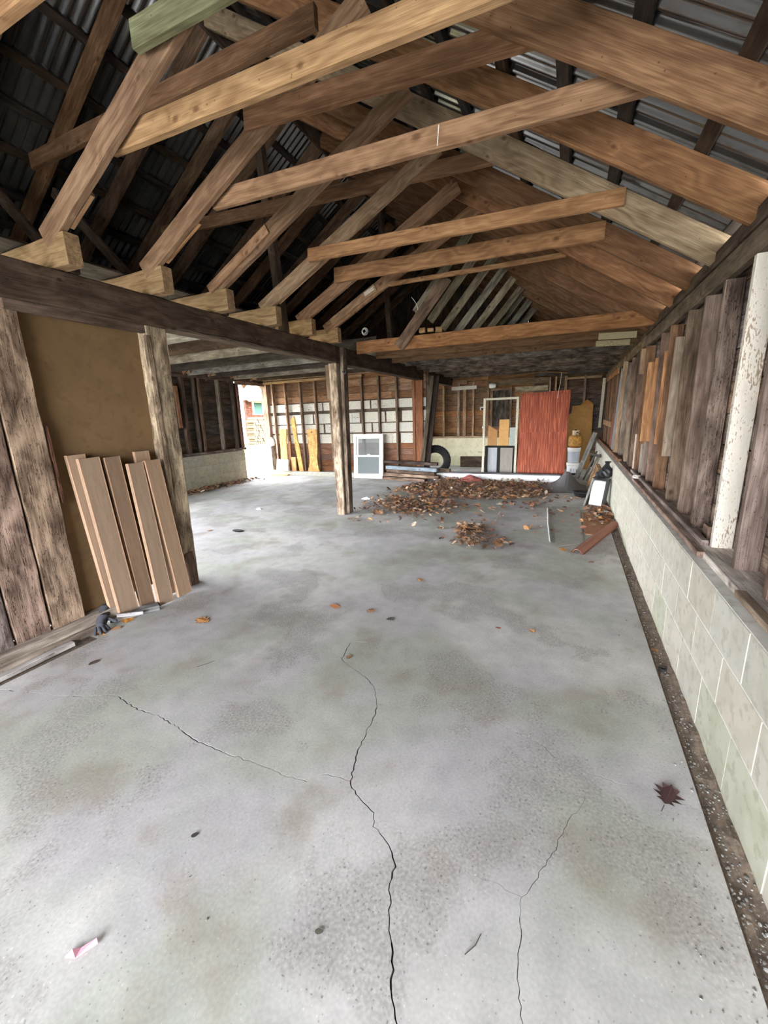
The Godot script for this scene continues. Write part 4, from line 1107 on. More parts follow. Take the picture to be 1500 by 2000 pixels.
# ------------------------------------------------------------------ outside
func outside() -> void:
	var g := struct("ground", "lawn and pale gravel drive outside the garage", "ground")
	var st := begin()
	st.set_color(Color.WHITE)
	var n := 24
	var H := func(x: float, z: float) -> float:
		return -0.06 + 0.56 * smoothstep(-9.5, -14.0, x) if x < -9.0 else -0.06
	for i in n:
		for j in n:
			var x0 := -40.0 + 31.6 * i / n
			var x1 := -40.0 + 31.6 * (i + 1) / n
			var z0 := -45.0 + 70.0 * j / n
			var z1 := -45.0 + 70.0 * (j + 1) / n
			quad(st, Vector3(x0, H.call(x0, z0), z0), Vector3(x1, H.call(x1, z0), z0), Vector3(x1, H.call(x1, z1), z1), Vector3(x0, H.call(x0, z1), z1))
	st.generate_tangents()
	commit(st, g, "lawn", M.grass)
	var s2 := begin()
	s2.set_color(Color(0.86, 0.85, 0.82).srgb_to_linear())
	quad(s2, Vector3(-8.4, -0.06, FZ), Vector3(30, -0.06, FZ), Vector3(30, -0.06, 30), Vector3(-8.4, -0.06, 30))
	quad(s2, Vector3(1.0, -0.06, -40), Vector3(30, -0.06, -40), Vector3(30, -0.06, FZ), Vector3(1.0, -0.06, FZ))
	s2.generate_tangents()
	commit(s2, g, "gravel_drive", M.block)
	# neighbouring white shed
	var sh := thing("white_shed", "white boarded shed seen through the open doorway", "shed", Vector3(-16.5, 0.4, -15.0))
	for k in 14:
		board(sh, "shed_plank", Vector3(-15.5, 0.4 + 0.2 * k, -12.6), Vector3(-15.5, 0.4 + 0.2 * k, -16.75), Vector3.UP, 0.195, 0.03, M.paint, Color(0.97, 0.97, 0.97))
	board(sh, "shed_wall", Vector3(-15.5, 1.75, -16.76), Vector3(-18.5, 1.75, -16.76), Vector3.UP, 2.9, 0.03, M.paint, Color(0.95, 0.95, 0.95))
	board(sh, "shed_roof", Vector3(-15.3, 3.25, -12.4), Vector3(-15.3, 3.25, -16.95), Vector3(-1, 0.5, 0), 0.5, 0.05, M.metal, Color(0.8, 0.8, 0.8))
	# brick house
	var bh := thing("brick_house", "red brick house with a white framed window beyond the firewood", "house", Vector3(-21.2, 0.5, -26.0))
	board(bh, "wall_core", Vector3(-21.2, 1.8, -23.1), Vector3(-21.2, 1.8, -32.0), Vector3.UP, 2.6, 0.2, M.aged, Color(0.38, 0.26, 0.22))
	for r in 17:
		for k in 9:
			board(bh, "brick", Vector3(-21.09, 0.55 + 0.155 * r, -23.12 - 0.46 * k - 0.23 * (r % 2)), Vector3(-21.09, 0.55 + 0.155 * r, -23.55 - 0.46 * k - 0.23 * (r % 2)), Vector3.UP, 0.14, 0.03, M.aged, shade(Color(0.44, 0.27, 0.21), 0.1))
	board(bh, "roof", Vector3(-20.9, 3.3, -22.6), Vector3(-20.9, 3.3, -32.0), Vector3(-1, 0.5, 0), 1.6, 0.1, M.metal, Color(0.85, 0.85, 0.87))
	var wn := board(bh, "window_frame", Vector3(-21.04, 2.55, -23.72), Vector3(-21.04, 2.55, -24.85), Vector3.UP, 1.02, 0.06, M.paint, Color(0.98, 0.98, 0.98))
	board(wn, "pane", Vector3(-21.0, 2.5, -23.86), Vector3(-21.0, 2.5, -24.70), Vector3.UP, 0.80, 0.02, M.tint, Color(0.16, 0.28, 0.25))
	# firewood
	var ls := begin()
	ls.set_color(Color(0.34, 0.29, 0.21).srgb_to_linear())
	lathe(ls, [Vector2(0, -0.2), Vector2(0.068, -0.2), Vector2(0.072, -0.19), Vector2(0.072, 0.19), Vector2(0.068, 0.2), Vector2(0, 0.2)], 9)
	var lm := ls.commit()
	for r in 10:
		for k in 9:
			var o := MeshInstance3D.new()
			o.mesh = lm
			o.material_override = M.tint
			adopt(self, o, "firewood_log")
			tag(o, "split log in the firewood stack outside the doorway", "log", "logs of the firewood stack")
			o.transform = Transform3D(Basis(Vector3(0, 0, 1), PI / 2) * Basis(Vector3.UP, rng.randf() * TAU), Vector3(-14.0 + rng.randf_range(-0.03, 0.03), 0.56 + 0.127 * r, -15.52 - 0.146 * k - 0.073 * (r % 2)))

# ------------------------------------------------------------------ things near the partition
func deck_boards() -> void:
	var tan := Color(0.63, 0.545, 0.47)
	var L := [  # z bottom, z top, width, length height top, x bottom, x top, dye, label
		[-1.985, -1.95, 0.165, 1.365, -3.345, -3.425, tan, "widest tan composite deck board leaning on the fibreboard panel"],
		[-2.165, -2.13, 0.135, 1.355, -3.36, -3.43, Color(0.55, 0.465, 0.395), "darker brown composite deck board standing behind its lighter neighbours"],
		[-2.275, -2.30, 0.145, 1.285, -3.265, -3.40, tan, "tan composite deck board standing beside the gap in the leaning row"],
		[-2.475, -2.455, 0.150, 1.295, -3.265, -3.395, Color(0.64, 0.54, 0.45), "last tan composite deck board of the leaning row next to the post"],
		[-1.94, -1.885, 0.14, 1.395, -3.40, -3.47, Color(0.68, 0.58, 0.50), "pale-edged composite deck board at the back of the leaning row"],
		[-2.42, -2.42, 0.14, 1.375, -3.40, -3.465, Color(0.70, 0.60, 0.51), "hollow-backed deck board hidden behind the row with its top showing"]]
	for q in L:
		var t := thing("deck_board", q[7], "board", Vector3(q[4], 0, q[0]), "composite deck boards leaning by the post")
		var a := Vector3(q[4], 0.012, q[0])
		var b := Vector3(q[5], q[3], q[1])
		board(t, "board_body", a, b, Vector3(0, 0, 1), q[2], 0.024, M.ply, q[6], 0.0, 1, 0.003)
		var ed := (b - a).normalized()
		for s in [-1.0, 1.0]:
			board(t, "board_lip", a + Vector3(-0.004, 0, s * q[2] * 0.46), b + Vector3(-0.004, 0, s * q[2] * 0.46), Vector3(0, 0, 1), q[2] * 0.07, 0.034, M.ply, Color(0.74, 0.60, 0.50), 0.0, 1, 0.003)
	# grey offcuts under the boards
	var g := thing("grey_offcut", "grey weathered board end lying under the deck boards", "offcut", Vector3(-3.30, 0, -2.05))
	board(g, "offcut_body", Vector3(-3.42, 0.03, -1.86), Vector3(-3.24, 0.03, -2.18), Vector3.RIGHT, 0.10, 0.045, M.aged, Color(0.60, 0.62, 0.63))
	var g2 := thing("grey_batten", "thin pale batten lying beside the glove", "batten", Vector3(-3.30, 0, -1.95))
	board(g2, "batten_body", Vector3(-3.33, 0.07, -1.87), Vector3(-3.22, 0.045, -2.02), Vector3.UP, 0.03, 0.02, M.aged, Color(0.74, 0.75, 0.77))
	# work glove draped over the sill
	var gl := thing("work_glove", "dark grey work glove lying on the sill among leaves", "glove", Vector3(-3.35, 0.05, -1.78))
	var pts := [  # chains of (position, radius) for cuff, palm, fingers
		[Vector3(-3.43, 0.135, -1.86), 0.042, Vector3(-3.37, 0.10, -1.79), 0.040],
		[Vector3(-3.37, 0.10, -1.79), 0.042, Vector3(-3.33, 0.055, -1.74), 0.038],
		[Vector3(-3.335, 0.05, -1.765), 0.015, Vector3(-3.285, 0.017, -1.765), 0.012],
		[Vector3(-3.325, 0.048, -1.74), 0.015, Vector3(-3.27, 0.016, -1.73), 0.012],
		[Vector3(-3.32, 0.045, -1.715), 0.015, Vector3(-3.27, 0.016, -1.695), 0.012],
		[Vector3(-3.325, 0.045, -1.695), 0.013, Vector3(-3.29, 0.015, -1.665), 0.011],
		[Vector3(-3.36, 0.075, -1.81), 0.016, Vector3(-3.30, 0.045, -1.84), 0.013]]
	var st := begin()
	for c in pts:
		var a: Vector3 = c[0]
		var b: Vector3 = c[2]
		var ax := (b - a).normalized()
		var s := ax.cross(Vector3(0, 0, 1)).normalized()
		var ln := (b - a).length()
		lathe(st, [Vector2(0, -c[1]), Vector2(c[1] * 0.75, -c[1] * 0.65), Vector2(c[1], 0), Vector2(c[3], ln), Vector2(c[3] * 0.7, ln + c[3] * 0.7), Vector2(0, ln + c[3])], 12, Transform3D(Basis(s * (0.45 if c[1] > 0.03 else 0.8), ax, s.cross(ax)), a))
	commit(st, gl, "glove_body", plain(Color(0.24, 0.24, 0.27), 0.95))

func lean(n: String, label: String, cat: String, poly: PackedVector2Array, t: float, mat: Material, dye: Color, base: Vector3, tilt: float, turn := 0.0, roll := 0.0, group := "", uvs := 0.6) -> Node3D:
	var o := thing(n, label, cat, base, group)
	flat_panel(o, "panel_sheet", poly, t, mat, dye, Transform3D(Basis(Vector3.UP, turn) * Basis(Vector3.RIGHT, -tilt) * Basis(Vector3.BACK, roll), base + Vector3(0, 0.004, 0)), uvs)
	return o

# ------------------------------------------------------------------ along the end wall of the side bay
func end_wall_things() -> void:
	var y := 0.128
	lean("pine_plank", "yellow pine plank with a crooked top standing behind the white box", "plank", PackedVector2Array([Vector2(-0.13, 0), Vector2(0.12, 0), Vector2(0.11, 0.8), Vector2(0.13, 1.21), Vector2(-0.12, 1.22), Vector2(-0.12, 0.7)]), 0.03, M.pine, Color(0.93, 0.77, 0.52), Vector3(-7.66, y, -9.76), 0.05, 0.0, 0.0, "", 0.6)
	lean("pine_plank", "long yellow plank leaning sideways across a stud", "plank", PackedVector2Array([Vector2(-0.07, 0), Vector2(0.07, 0), Vector2(0.075, 0.78), Vector2(0.045, 0.84), Vector2(0.07, 1.5), Vector2(0.06, 1.57), Vector2(-0.07, 1.5)]), 0.035, M.pine, Color(0.93, 0.76, 0.48), Vector3(-7.04, y, -9.72), 0.04, 0.0, 0.14)
	var pad := PackedVector2Array()
	for q in [[-0.19, 0.0], [-0.19, 0.06], [-0.15, 0.14], [-0.125, 0.26], [-0.12, 0.42], [-0.135, 0.6], [-0.155, 0.8], [-0.17, 1.19], [0.17, 1.19], [0.165, 0.8], [0.15, 0.55], [0.14, 0.35], [0.145, 0.2], [0.175, 0.08], [0.20, 0.0]]:
		pad.append(Vector2(q[0], q[1]))
	var pd := lean("shaped_board", "yellow pine board cut with a narrow waist and flared foot", "board", pad, 0.03, M.pine, Color(0.95, 0.79, 0.53), Vector3(-6.63, y, -9.74), 0.04)
	var kn := begin()
	kn.set_color(Color(0.55, 0.32, 0.16).srgb_to_linear())
	lathe(kn, [Vector2(0, 0.002), Vector2(0.028, 0.002), Vector2(0.03, 0), Vector2(0.03, -0.004)], 14)
	commit(kn, pd, "knot", M.tint, Transform3D(Basis(Vector3.RIGHT, PI / 2), Vector3(-6.64, 1.24, -9.768)))
	lean("short_board", "short yellow board end with a pale top beside the long plank", "board", rect(0.15, 0.40), 0.05, M.pine, Color(0.92, 0.77, 0.55), Vector3(-7.31, y, -9.74), 0.03)
	lean("brown_batten", "narrow brown slat standing beside the yellow pine plank", "slat", rect(0.07, 0.85), 0.03, M.pine, Color(0.62, 0.46, 0.34), Vector3(-7.47, y, -9.80), 0.03)
	var wb := thing("foam_panel", "white foam block leaning at the foot of the stud wall", "block", Vector3(-7.67, y, -9.68))
	flat_panel(wb, "foam_body", PackedVector2Array([Vector2(-0.22, 0), Vector2(0.21, 0), Vector2(0.22, 0.1), Vector2(0.20, 0.16), Vector2(0.215, 0.33), Vector2(-0.2, 0.34)]), 0.07, M.paint, Color(1, 1, 1), Transform3D(Basis(Vector3.RIGHT, -0.14), Vector3(-7.67, y + 0.01, -9.66)), 0.3)
	var sc := thing("yellow_strip", "flat yellow board lying along the foot of the wall", "board", Vector3(-7.8, 0, -9.64))
	board(sc, "strip_body", Vector3(-8.05, 0.022, -9.58), Vector3(-7.45, 0.022, -9.62), Vector3(0, 0, 1), 0.10, 0.035, M.pine, Color(0.92, 0.82, 0.58))
	# storm window
	var w := thing("storm_window", "white double-hung storm window leaning against the stud wall", "window", Vector3(-4.86, 0, -9.60))
	var tr := Transform3D(Basis(Vector3.UP, 0.05) * Basis(Vector3.RIGHT, -0.10), Vector3(-4.82, 0.005, -9.62))
	var bar := func(n: String, x0: float, y0: float, x1: float, y1: float, z: float, th: float, m: Material) -> void:
		var c := Vector3((x0 + x1) * 0.5, (y0 + y1) * 0.5, z)
		var o := block(w, n, Vector3.ZERO, Vector3(absf(x1 - x0), absf(y1 - y0), th), m, Color.WHITE, 0.006)
		o.global_transform = tr * Transform3D(Basis.IDENTITY, c) * o.global_transform
	bar.call("frame_stile", -0.42, 0.0, -0.355, 1.16, 0.0, 0.08, M.white)
	bar.call("frame_stile", 0.355, 0.0, 0.42, 1.16, 0.0, 0.08, M.white)
	bar.call("frame_head", -0.355, 1.09, 0.355, 1.16, 0.0, 0.08, M.white)
	bar.call("frame_sill", -0.355, 0.0, 0.355, 0.06, 0.0, 0.10, M.white)
	bar.call("upper_sash_stile", -0.355, 0.60, -0.30, 1.09, -0.012, 0.03, M.white)
	bar.call("upper_sash_stile", 0.30, 0.60, 0.355, 1.09, -0.012, 0.03, M.white)
	bar.call("upper_sash_rail", -0.30, 1.045, 0.30, 1.09, -0.012, 0.03, M.white)
	bar.call("meeting_rail", -0.355, 0.565, 0.355, 0.615, 0.012, 0.045, M.white)
	bar.call("lower_sash_stile", -0.355, 0.06, -0.305, 0.565, 0.012, 0.03, M.white)
	bar.call("lower_sash_stile", 0.305, 0.06, 0.355, 0.565, 0.012, 0.03, M.white)
	bar.call("lower_sash_rail", -0.305, 0.06, 0.305, 0.12, 0.012, 0.03, M.white)
	bar.call("upper_pane", -0.30, 0.60, 0.30, 1.045, -0.012, 0.005, M.glass)
	bar.call("lower_pane", -0.305, 0.12, 0.305, 0.565, 0.012, 0.005, M.glass)
	bar.call("insect_screen", -0.35, 0.06, 0.35, 0.59, -0.03, 0.003, M.screen)
	bar.call("sash_lock", -0.03, 0.612, 0.05, 0.64, 0.03, 0.02, M.white)
	# lumber stack
	var S := [[0.46, 0.07, -4.33, -2.88, -9.58, 0.12, Color(0.38, 0.34, 0.32), "dark plank on top of the lumber stack"], [0.325, 0.09, -4.24, -2.87, -9.54, 0.16, Color(0.66, 0.74, 0.80), "pale blue painted plank in the lumber stack"], [0.235, 0.07, -4.22, -2.93, -9.56, 0.16, Color(0.52, 0.46, 0.41), "brown plank under the blue one in the lumber stack"], [0.15, 0.075, -4.30, -2.82, -9.54, 0.18, Color(0.68, 0.60, 0.53), "pale plank low in the lumber stack"], [0.055, 0.085, -4.34, -3.17, -9.55, 0.2, Color(0.58, 0.50, 0.44), "bottom plank of the lumber stack on the concrete"]]
	for q in S:
		var o := thing("lumber_plank", q[7], "plank", Vector3((q[2] + q[3]) * 0.5, q[0] - q[1] * 0.5, q[4]), "planks of the lumber stack")
		board(o, "plank_body", Vector3(q[2], q[0], q[4]), Vector3(q[3], q[0] - 0.04, q[4] + 0.06), Vector3(0, 0, 1), q[5], q[1], M.rough if q[6].b < 0.7 else M.aged, q[6], 0.004, 8)
	var st := thing("short_post_end", "short grey timber end lying on the curb", "timber", Vector3(-2.8, 0.2, -9.76))
	board(st, "timber_body", Vector3(-2.98, 0.245, -9.80), Vector3(-2.62, 0.245, -9.72), Vector3.UP, 0.08, 0.09, M.rough, Color(0.62, 0.55, 0.47), 0.003, 4)

# ------------------------------------------------------------------ the deep bay
func deep_bay_things() -> void:
	# tyre leaning on the curb
	var t := thing("car_tire", "worn black car tyre standing behind the lumber stack", "tyre", Vector3(-3.16, 0, -10.35))
	var prof := []
	for i in 25:
		var a := TAU * i / 24.0
		var rr := 0.325 + 0.085 * cos(a) * (1.0 if cos(a) > 0 else 1.35)
		var hh := 0.098 * sin(a) * (1.0 + 0.12 * cos(a))
		prof.append(Vector2(minf(rr, 0.402), hh))
	var st := begin()
	lathe(st, prof, 40)
	var tb := Transform3D(Basis(Vector3.UP, 0.42) * Basis(Vector3.RIGHT, PI / 2 - 0.2), Vector3(-3.2, 0.41, -10.36))
	commit(st, t, "tyre_body", M.rubber, tb)
	for r in [0.37, 0.345]:
		var rs := begin()
		var rp := []
		for i in 40:
			rp.append(Vector3(r * cos(TAU * i / 40), 0.085 if r > 0.36 else 0.095, r * sin(TAU * i / 40)))
		tube(rs, rp, 0.006, 6, true)
		commit(rs, t, "sidewall_rib", M.rubber, tb)
	for i in 36:
		var gr := block(t, "tread_block", Vector3.ZERO, Vector3(0.055, 0.13, 0.012), M.rubber, Color.WHITE, 0.002)
		var an := TAU * i / 36
		gr.global_transform = tb * Transform3D(Basis(Vector3.UP, -an), Vector3(0.402 * cos(an), 0, 0.402 * sin(an))) * Transform3D(Basis(Vector3.UP, PI / 2), Vector3.ZERO) * gr.global_transform
	# screen door frame
	var f := thing("screen_door_frame", "empty white screen door frame standing behind the curb", "frame", Vector3(-1.54, 0, -10.3))
	var fw := Color(0.95, 0.93, 0.86)
	board(f, "frame_stile", Vector3(-1.93, 0, -10.26), Vector3(-1.93, 1.94, -10.36), Vector3.RIGHT, 0.055, 0.03, M.paint, fw)
	board(f, "frame_stile", Vector3(-1.155, 0, -10.26), Vector3(-1.155, 1.94, -10.36), Vector3.RIGHT, 0.055, 0.03, M.paint, fw)
	board(f, "frame_head", Vector3(-1.90, 1.915, -10.358), Vector3(-1.18, 1.915, -10.358), Vector3.UP, 0.05, 0.03, M.paint, fw)
	board(f, "frame_foot", Vector3(-1.90, 0.03, -10.262), Vector3(-1.18, 0.03, -10.262), Vector3.UP, 0.06, 0.03, M.paint, fw)
	block(f, "latch", Vector3(-1.96, 1.25, -10.30), Vector3(0.02, 0.05, 0.03), M.white)
	# panels behind it
	lean("chipboard_panel", "tan chipboard piece with a slanted top behind the frame", "panel", PackedVector2Array([Vector2(-0.13, 0), Vector2(0.12, 0), Vector2(0.12, 1.15), Vector2(-0.11, 1.29)]), 0.015, M.ply, Color(0.76, 0.58, 0.40), Vector3(-1.76, 0, -10.52), 0.06)
	lean("plywood_offcut", "tall yellow plywood piece behind the frame", "panel", rect(0.235, 1.42), 0.015, M.ply, Color(0.84, 0.67, 0.44), Vector3(-1.48, 0, -10.48), 0.06)
	lean("marbled_panel", "narrow grey marbled panel next to the yellow plywood", "panel", rect(0.17, 1.22), 0.012, M.ply, Color(0.72, 0.76, 0.74), Vector3(-1.26, 0, -10.50), 0.06)
	var bw := thing("sash_frame", "black window sash with grey panes propped inside the white frame", "window", Vector3(-1.53, 0, -10.42))
	for q in [[Vector3(-1.88, 0.0, -10.40), Vector3(-1.88, 0.79, -10.44), Vector3.RIGHT, 0.07], [Vector3(-1.22, 0.0, -10.40), Vector3(-1.22, 0.78, -10.44), Vector3.RIGHT, 0.04], [Vector3(-1.58, 0.0, -10.40), Vector3(-1.58, 0.78, -10.44), Vector3.RIGHT, 0.07], [Vector3(-1.88, 0.77, -10.44), Vector3(-1.2, 0.76, -10.44), Vector3.UP, 0.05], [Vector3(-1.88, 0.03, -10.40), Vector3(-1.2, 0.03, -10.40), Vector3.UP, 0.05]]:
		board(bw, "sash_bar", q[0], q[1], q[2], q[3], 0.03, M.tint, Color(0.10, 0.10, 0.11))
	board(bw, "grey_pane", Vector3(-1.73, 0.05, -10.42), Vector3(-1.73, 0.75, -10.455), Vector3.RIGHT, 0.24, 0.008, M.ply, Color(0.70, 0.72, 0.75))
	board(bw, "grey_pane", Vector3(-1.39, 0.05, -10.42), Vector3(-1.39, 0.75, -10.455), Vector3.RIGHT, 0.32, 0.008, M.ply, Color(0.62, 0.60, 0.58))
	# red panel
	var rp2 := thing("red_wood_sheet", "tall rust-red painted wood panel leaning beside the white frame", "panel", Vector3(-0.58, 0, -10.3))
	var tr := Transform3D(Basis(Vector3.RIGHT, -0.05), Vector3(-0.58, 0.0, -10.24))
	flat_panel(rp2, "panel_sheet", PackedVector2Array([Vector2(-0.53, 0), Vector2(0.53, 0), Vector2(0.55, 2.04), Vector2(-0.5, 2.0)]), 0.02, M.red, Color.WHITE, tr, 0.9)
	for i in 46:
		var x := -0.51 + i * 0.0225 + rng.randf_range(-0.004, 0.004)
		var o := board(rp2, "raised_grain", Vector3(0, 0.01, 0), Vector3(0, 1.985 - rng.randf_range(0.0, 0.05), 0), Vector3.RIGHT, rng.randf_range(0.005, 0.011), 0.005, M.tint, Color(0.55, 0.27, 0.19).lerp(Color(0.78, 0.45, 0.33), rng.randf()))
		o.global_transform = tr * Transform3D(Basis.IDENTITY, Vector3(x * (1.0), 0, 0.010)) * o.global_transform
	# string over the red panel
	var sg := thing("hanging_string", "thin white string hanging over the red panel", "string", Vector3(-0.28, 1.9, -10.2))
	var ss := begin()
	tube(ss, [Vector3(-0.24, 2.42, -10.25), Vector3(-0.25, 2.2, -10.26), Vector3(-0.28, 2.02, -10.30), Vector3(-0.29, 1.86, -10.30)], 0.0035, 5)
	commit(ss, sg, "string_strand", M.offwhite)
	# plywood in the corner
	lean("plywood_sheet", "broken orange plywood sheet with a notched corner in the far corner", "panel", PackedVector2Array([Vector2(-0.42, 0), Vector2(0.33, 0), Vector2(0.30, 1.72), Vector2(0.08, 1.71), Vector2(-0.19, 1.69), Vector2(-0.20, 1.50), Vector2(-0.30, 1.47), Vector2(-0.42, 1.49)]), 0.015, M.ply, Color(0.64, 0.49, 0.29), Vector3(0.22, 0, -12.28), 0.04)
	lean("plywood_scrap", "pointed plywood scrap showing above the orange sheet", "panel", PackedVector2Array([Vector2(-0.2, 0), Vector2(0.2, 0), Vector2(0.18, 1.72), Vector2(0.02, 1.86), Vector2(-0.12, 1.72)]), 0.015, M.ply, Color(0.66, 0.47, 0.25), Vector3(0.36, 0, -12.34), 0.04)
	# buckets
	for k in 2:
		var bk := thing("paint_bucket", ["white plastic bucket with a printed label standing on the floor", "translucent grey-white bucket stacked on the labelled bucket"][k], "bucket", Vector3(0.13, 0.36 * k, -10.8), "stacked buckets")
		var sb := begin()
		sb.set_color((Color(0.93, 0.93, 0.93) if k == 0 else Color(0.72, 0.74, 0.77)).srgb_to_linear())
		lathe(sb, [Vector2(0, 0), Vector2(0.122, 0), Vector2(0.126, 0.006), Vector2(0.137, 0.27)], 28)
		commit(sb, bk, "bucket_body", M.tint, Transform3D(Basis.IDENTITY, Vector3(0.13, 0.36 * k, -10.8)))
		for h in [0.27, 0.30]:
			var rb := begin()
			rb.set_color(Color(0.92, 0.92, 0.91).srgb_to_linear())
			lathe(rb, [Vector2(0.136, h), Vector2(0.146, h), Vector2(0.147, h + 0.022), Vector2(0.138, h + 0.024)], 28)
			commit(rb, bk, "bucket_rim", M.tint, Transform3D(Basis.IDENTITY, Vector3(0.13, 0.36 * k, -10.8)))
		var ld := begin()
		ld.set_color(Color(0.93, 0.93, 0.92).srgb_to_linear())
		lathe(ld, [Vector2(0.148, 0.325), Vector2(0.15, 0.345), Vector2(0.14, 0.355), Vector2(0, 0.352)], 28)
		commit(ld, bk, "bucket_lid", M.tint, Transform3D(Basis.IDENTITY, Vector3(0.13, 0.36 * k, -10.8)))
		if k == 0:
			var lb := begin()
			for q in [[0.05, 0.24, -0.5, 0.95, Color(0.90, 0.90, 0.92)], [0.06, 0.115, -0.45, 0.9, Color(0.20, 0.20, 0.24)], [0.15, 0.22, -0.38, -0.28, Color(0.35, 0.35, 0.4)], [0.16, 0.21, 0.1, 0.16, Color(0.45, 0.45, 0.5)], [0.13, 0.20, 0.6, 0.75, Color(0.35, 0.35, 0.4)]]:
				lb.set_color(q[4].srgb_to_linear())
				for i in 10:
					var a0: float = lerpf(q[2], q[3], i / 10.0)
					var a1: float = lerpf(q[2], q[3], (i + 1) / 10.0)
					var R := func(a: float, y: float) -> Vector3: return Vector3(sin(a), 0, cos(a)) * (0.1275 + 0.011 * y / 0.27 + (0.0008 if q[0] == 0.05 else 0.0014)) + Vector3(0.13, y, -10.8)
					quad(lb, R.call(a0, q[0]), R.call(a0, q[1]), R.call(a1, q[1]), R.call(a1, q[0]))
			commit(lb, bk, "printed_label", M.tint)
	# propane tank
	var pt := thing("propane_tank", "rusty yellow propane tank with a black hose on the bucket stack", "gas tank", Vector3(0.14, 0.715, -10.8))
	var tm := surface(tex(mottle(21, 256, 0.02, 0.05, Color(0.80, 0.60, 0.30), Color(0.68, 0.50, 0.26), Color(0.46, 0.33, 0.20), 0.2)), 0.55)
	var ptr := Transform3D(Basis.IDENTITY, Vector3(0.14, 0.715, -10.8))
	var sp := begin()
	sp.set_color(Color.WHITE)
	lathe(sp, [Vector2(0.02, 0.012), Vector2(0.10, 0.02), Vector2(0.138, 0.045), Vector2(0.148, 0.08), Vector2(0.148, 0.135), Vector2(0.150, 0.14), Vector2(0.148, 0.145), Vector2(0.148, 0.21), Vector2(0.138, 0.25), Vector2(0.10, 0.285), Vector2(0.04, 0.30), Vector2(0, 0.30)], 30)
	commit(sp, pt, "tank_body", tm, ptr)
	var ft := begin()
	ft.set_color(Color(0.6, 0.45, 0.3).srgb_to_linear())
	lathe(ft, [Vector2(0.10, 0.0), Vector2(0.105, 0.0), Vector2(0.105, 0.03), Vector2(0.10, 0.03)], 24)
	commit(ft, pt, "foot_ring", tm, ptr)
	var cl := begin()
	cl.set_color(Color(0.80, 0.72, 0.60).srgb_to_linear())
	for i in 26:   # guard collar, open at two sides
		var a0 := -1.2 + 5.0 * i / 26.0
		var a1 := -1.2 + 5.0 * (i + 1) / 26.0
		var yb := 0.285
		if i in [7, 8, 9, 10]:
			yb = 0.365
		var Q := func(a: float, y: float, r: float) -> Vector3: return Vector3(r * sin(a), y, r * cos(a))
		quad(cl, Q.call(a0, yb, 0.078), Q.call(a0, 0.40, 0.078), Q.call(a1, 0.40, 0.078), Q.call(a1, yb, 0.078))
		quad(cl, Q.call(a0, yb, 0.074), Q.call(a1, yb, 0.074), Q.call(a1, 0.40, 0.074), Q.call(a0, 0.40, 0.074))
		quad(cl, Q.call(a0, 0.40, 0.074), Q.call(a1, 0.40, 0.074), Q.call(a1, 0.40, 0.078), Q.call(a0, 0.40, 0.078))
	commit(cl, pt, "guard_collar", M.tint, ptr)
	var vs := begin()
	vs.set_color(Color(0.6, 0.55, 0.4).srgb_to_linear())
	lathe(vs, [Vector2(0.02, 0.29), Vector2(0.02, 0.35), Vector2(0.035, 0.352), Vector2(0.035, 0.37), Vector2(0, 0.372)], 12)
	commit(vs, pt, "valve", M.tint, ptr)
	var ho := begin()
	ho.set_color(Color(0.08, 0.08, 0.08).srgb_to_linear())
	var hp := []
	for i in 16:
		var a := -2.6 + 4.4 * i / 15.0
		hp.append(Vector3(0.24 - 0.06 * cos(a + 2.6) * -1.0 - 0.06, 1.085 + 0.045 * sin(a + 0.6), -10.78))
	tube(ho, hp, 0.011, 8)
	commit(ho, pt, "hose", M.tint)
	# boards leaning in the corner on the block wall
	var LB := [[Vector3(0.22, 0.0, -10.62), Vector3(0.555, 1.06, -10.75), 0.11, 0.03, Color(0.60, 0.61, 0.60), "wide grey board leaning from the buckets to the block wall"], [Vector3(0.36, 0.0, -10.35), Vector3(0.60, 0.66, -10.45), 0.035, 0.03, Color(0.42, 0.41, 0.40), "thin dark batten leaning on the block wall"], [Vector3(0.43, 0.0, -10.25), Vector3(0.63, 0.60, -10.3), 0.03, 0.03, Color(0.58, 0.57, 0.54), "thin grey batten leaning beside the dark one"], [Vector3(0.50, 0.0, -10.1), Vector3(0.65, 0.62, -10.15), 0.03, 0.03, Color(0.62, 0.58, 0.52), "thin brown batten closest to the block wall"]]
	for q in LB:
		var o := thing("leaning_board", q[5], "board", q[0], "boards leaning in the corner")
		board(o, "board_body", q[0], q[1], Vector3(1, 0, 0.6), q[2], q[3], M.aged, q[4])
	var pb := thing("curved_metal_piece", "dark curved metal bracket across the thin battens", "bracket", Vector3(0.58, 0.6, -10.2))
	board(pb, "bracket_bar", Vector3(0.46, 0.62, -10.28), Vector3(0.66, 0.58, -10.02), Vector3.UP, 0.06, 0.02, M.tint, Color(0.22, 0.21, 0.20))
	var lw := thing("log_slab", "bark-edged slab of wood lying against the block wall", "wood slab", Vector3(0.5, 0, -9.0))
	board(lw, "slab_body", Vector3(0.47, 0.0, -9.35), Vector3(0.60, 0.44, -9.15), Vector3(0.3, 0, 1), 0.30, 0.07, M.rough, Color(0.70, 0.58, 0.44), 0.012, 8)
	var lw2 := thing("dark_plank", "dark plank running along the foot of the block wall", "plank", Vector3(0.60, 0, -8.7))
	board(lw2, "plank_body", Vector3(0.62, 0.30, -9.4), Vector3(0.56, 0.24, -8.0), Vector3.UP, 0.07, 0.03, M.rough, Color(0.36, 0.32, 0.29))
	# grey rubber mat sheet rising over the curb
	var tp := thing("rubber_sheet", "dark grey rubber sheet curling up over the end of the curb", "sheet", Vector3(-0.05, 0, -9.1))
	var ts := begin()
	ts.set_color(Color(0.40, 0.40, 0.40).srgb_to_linear())
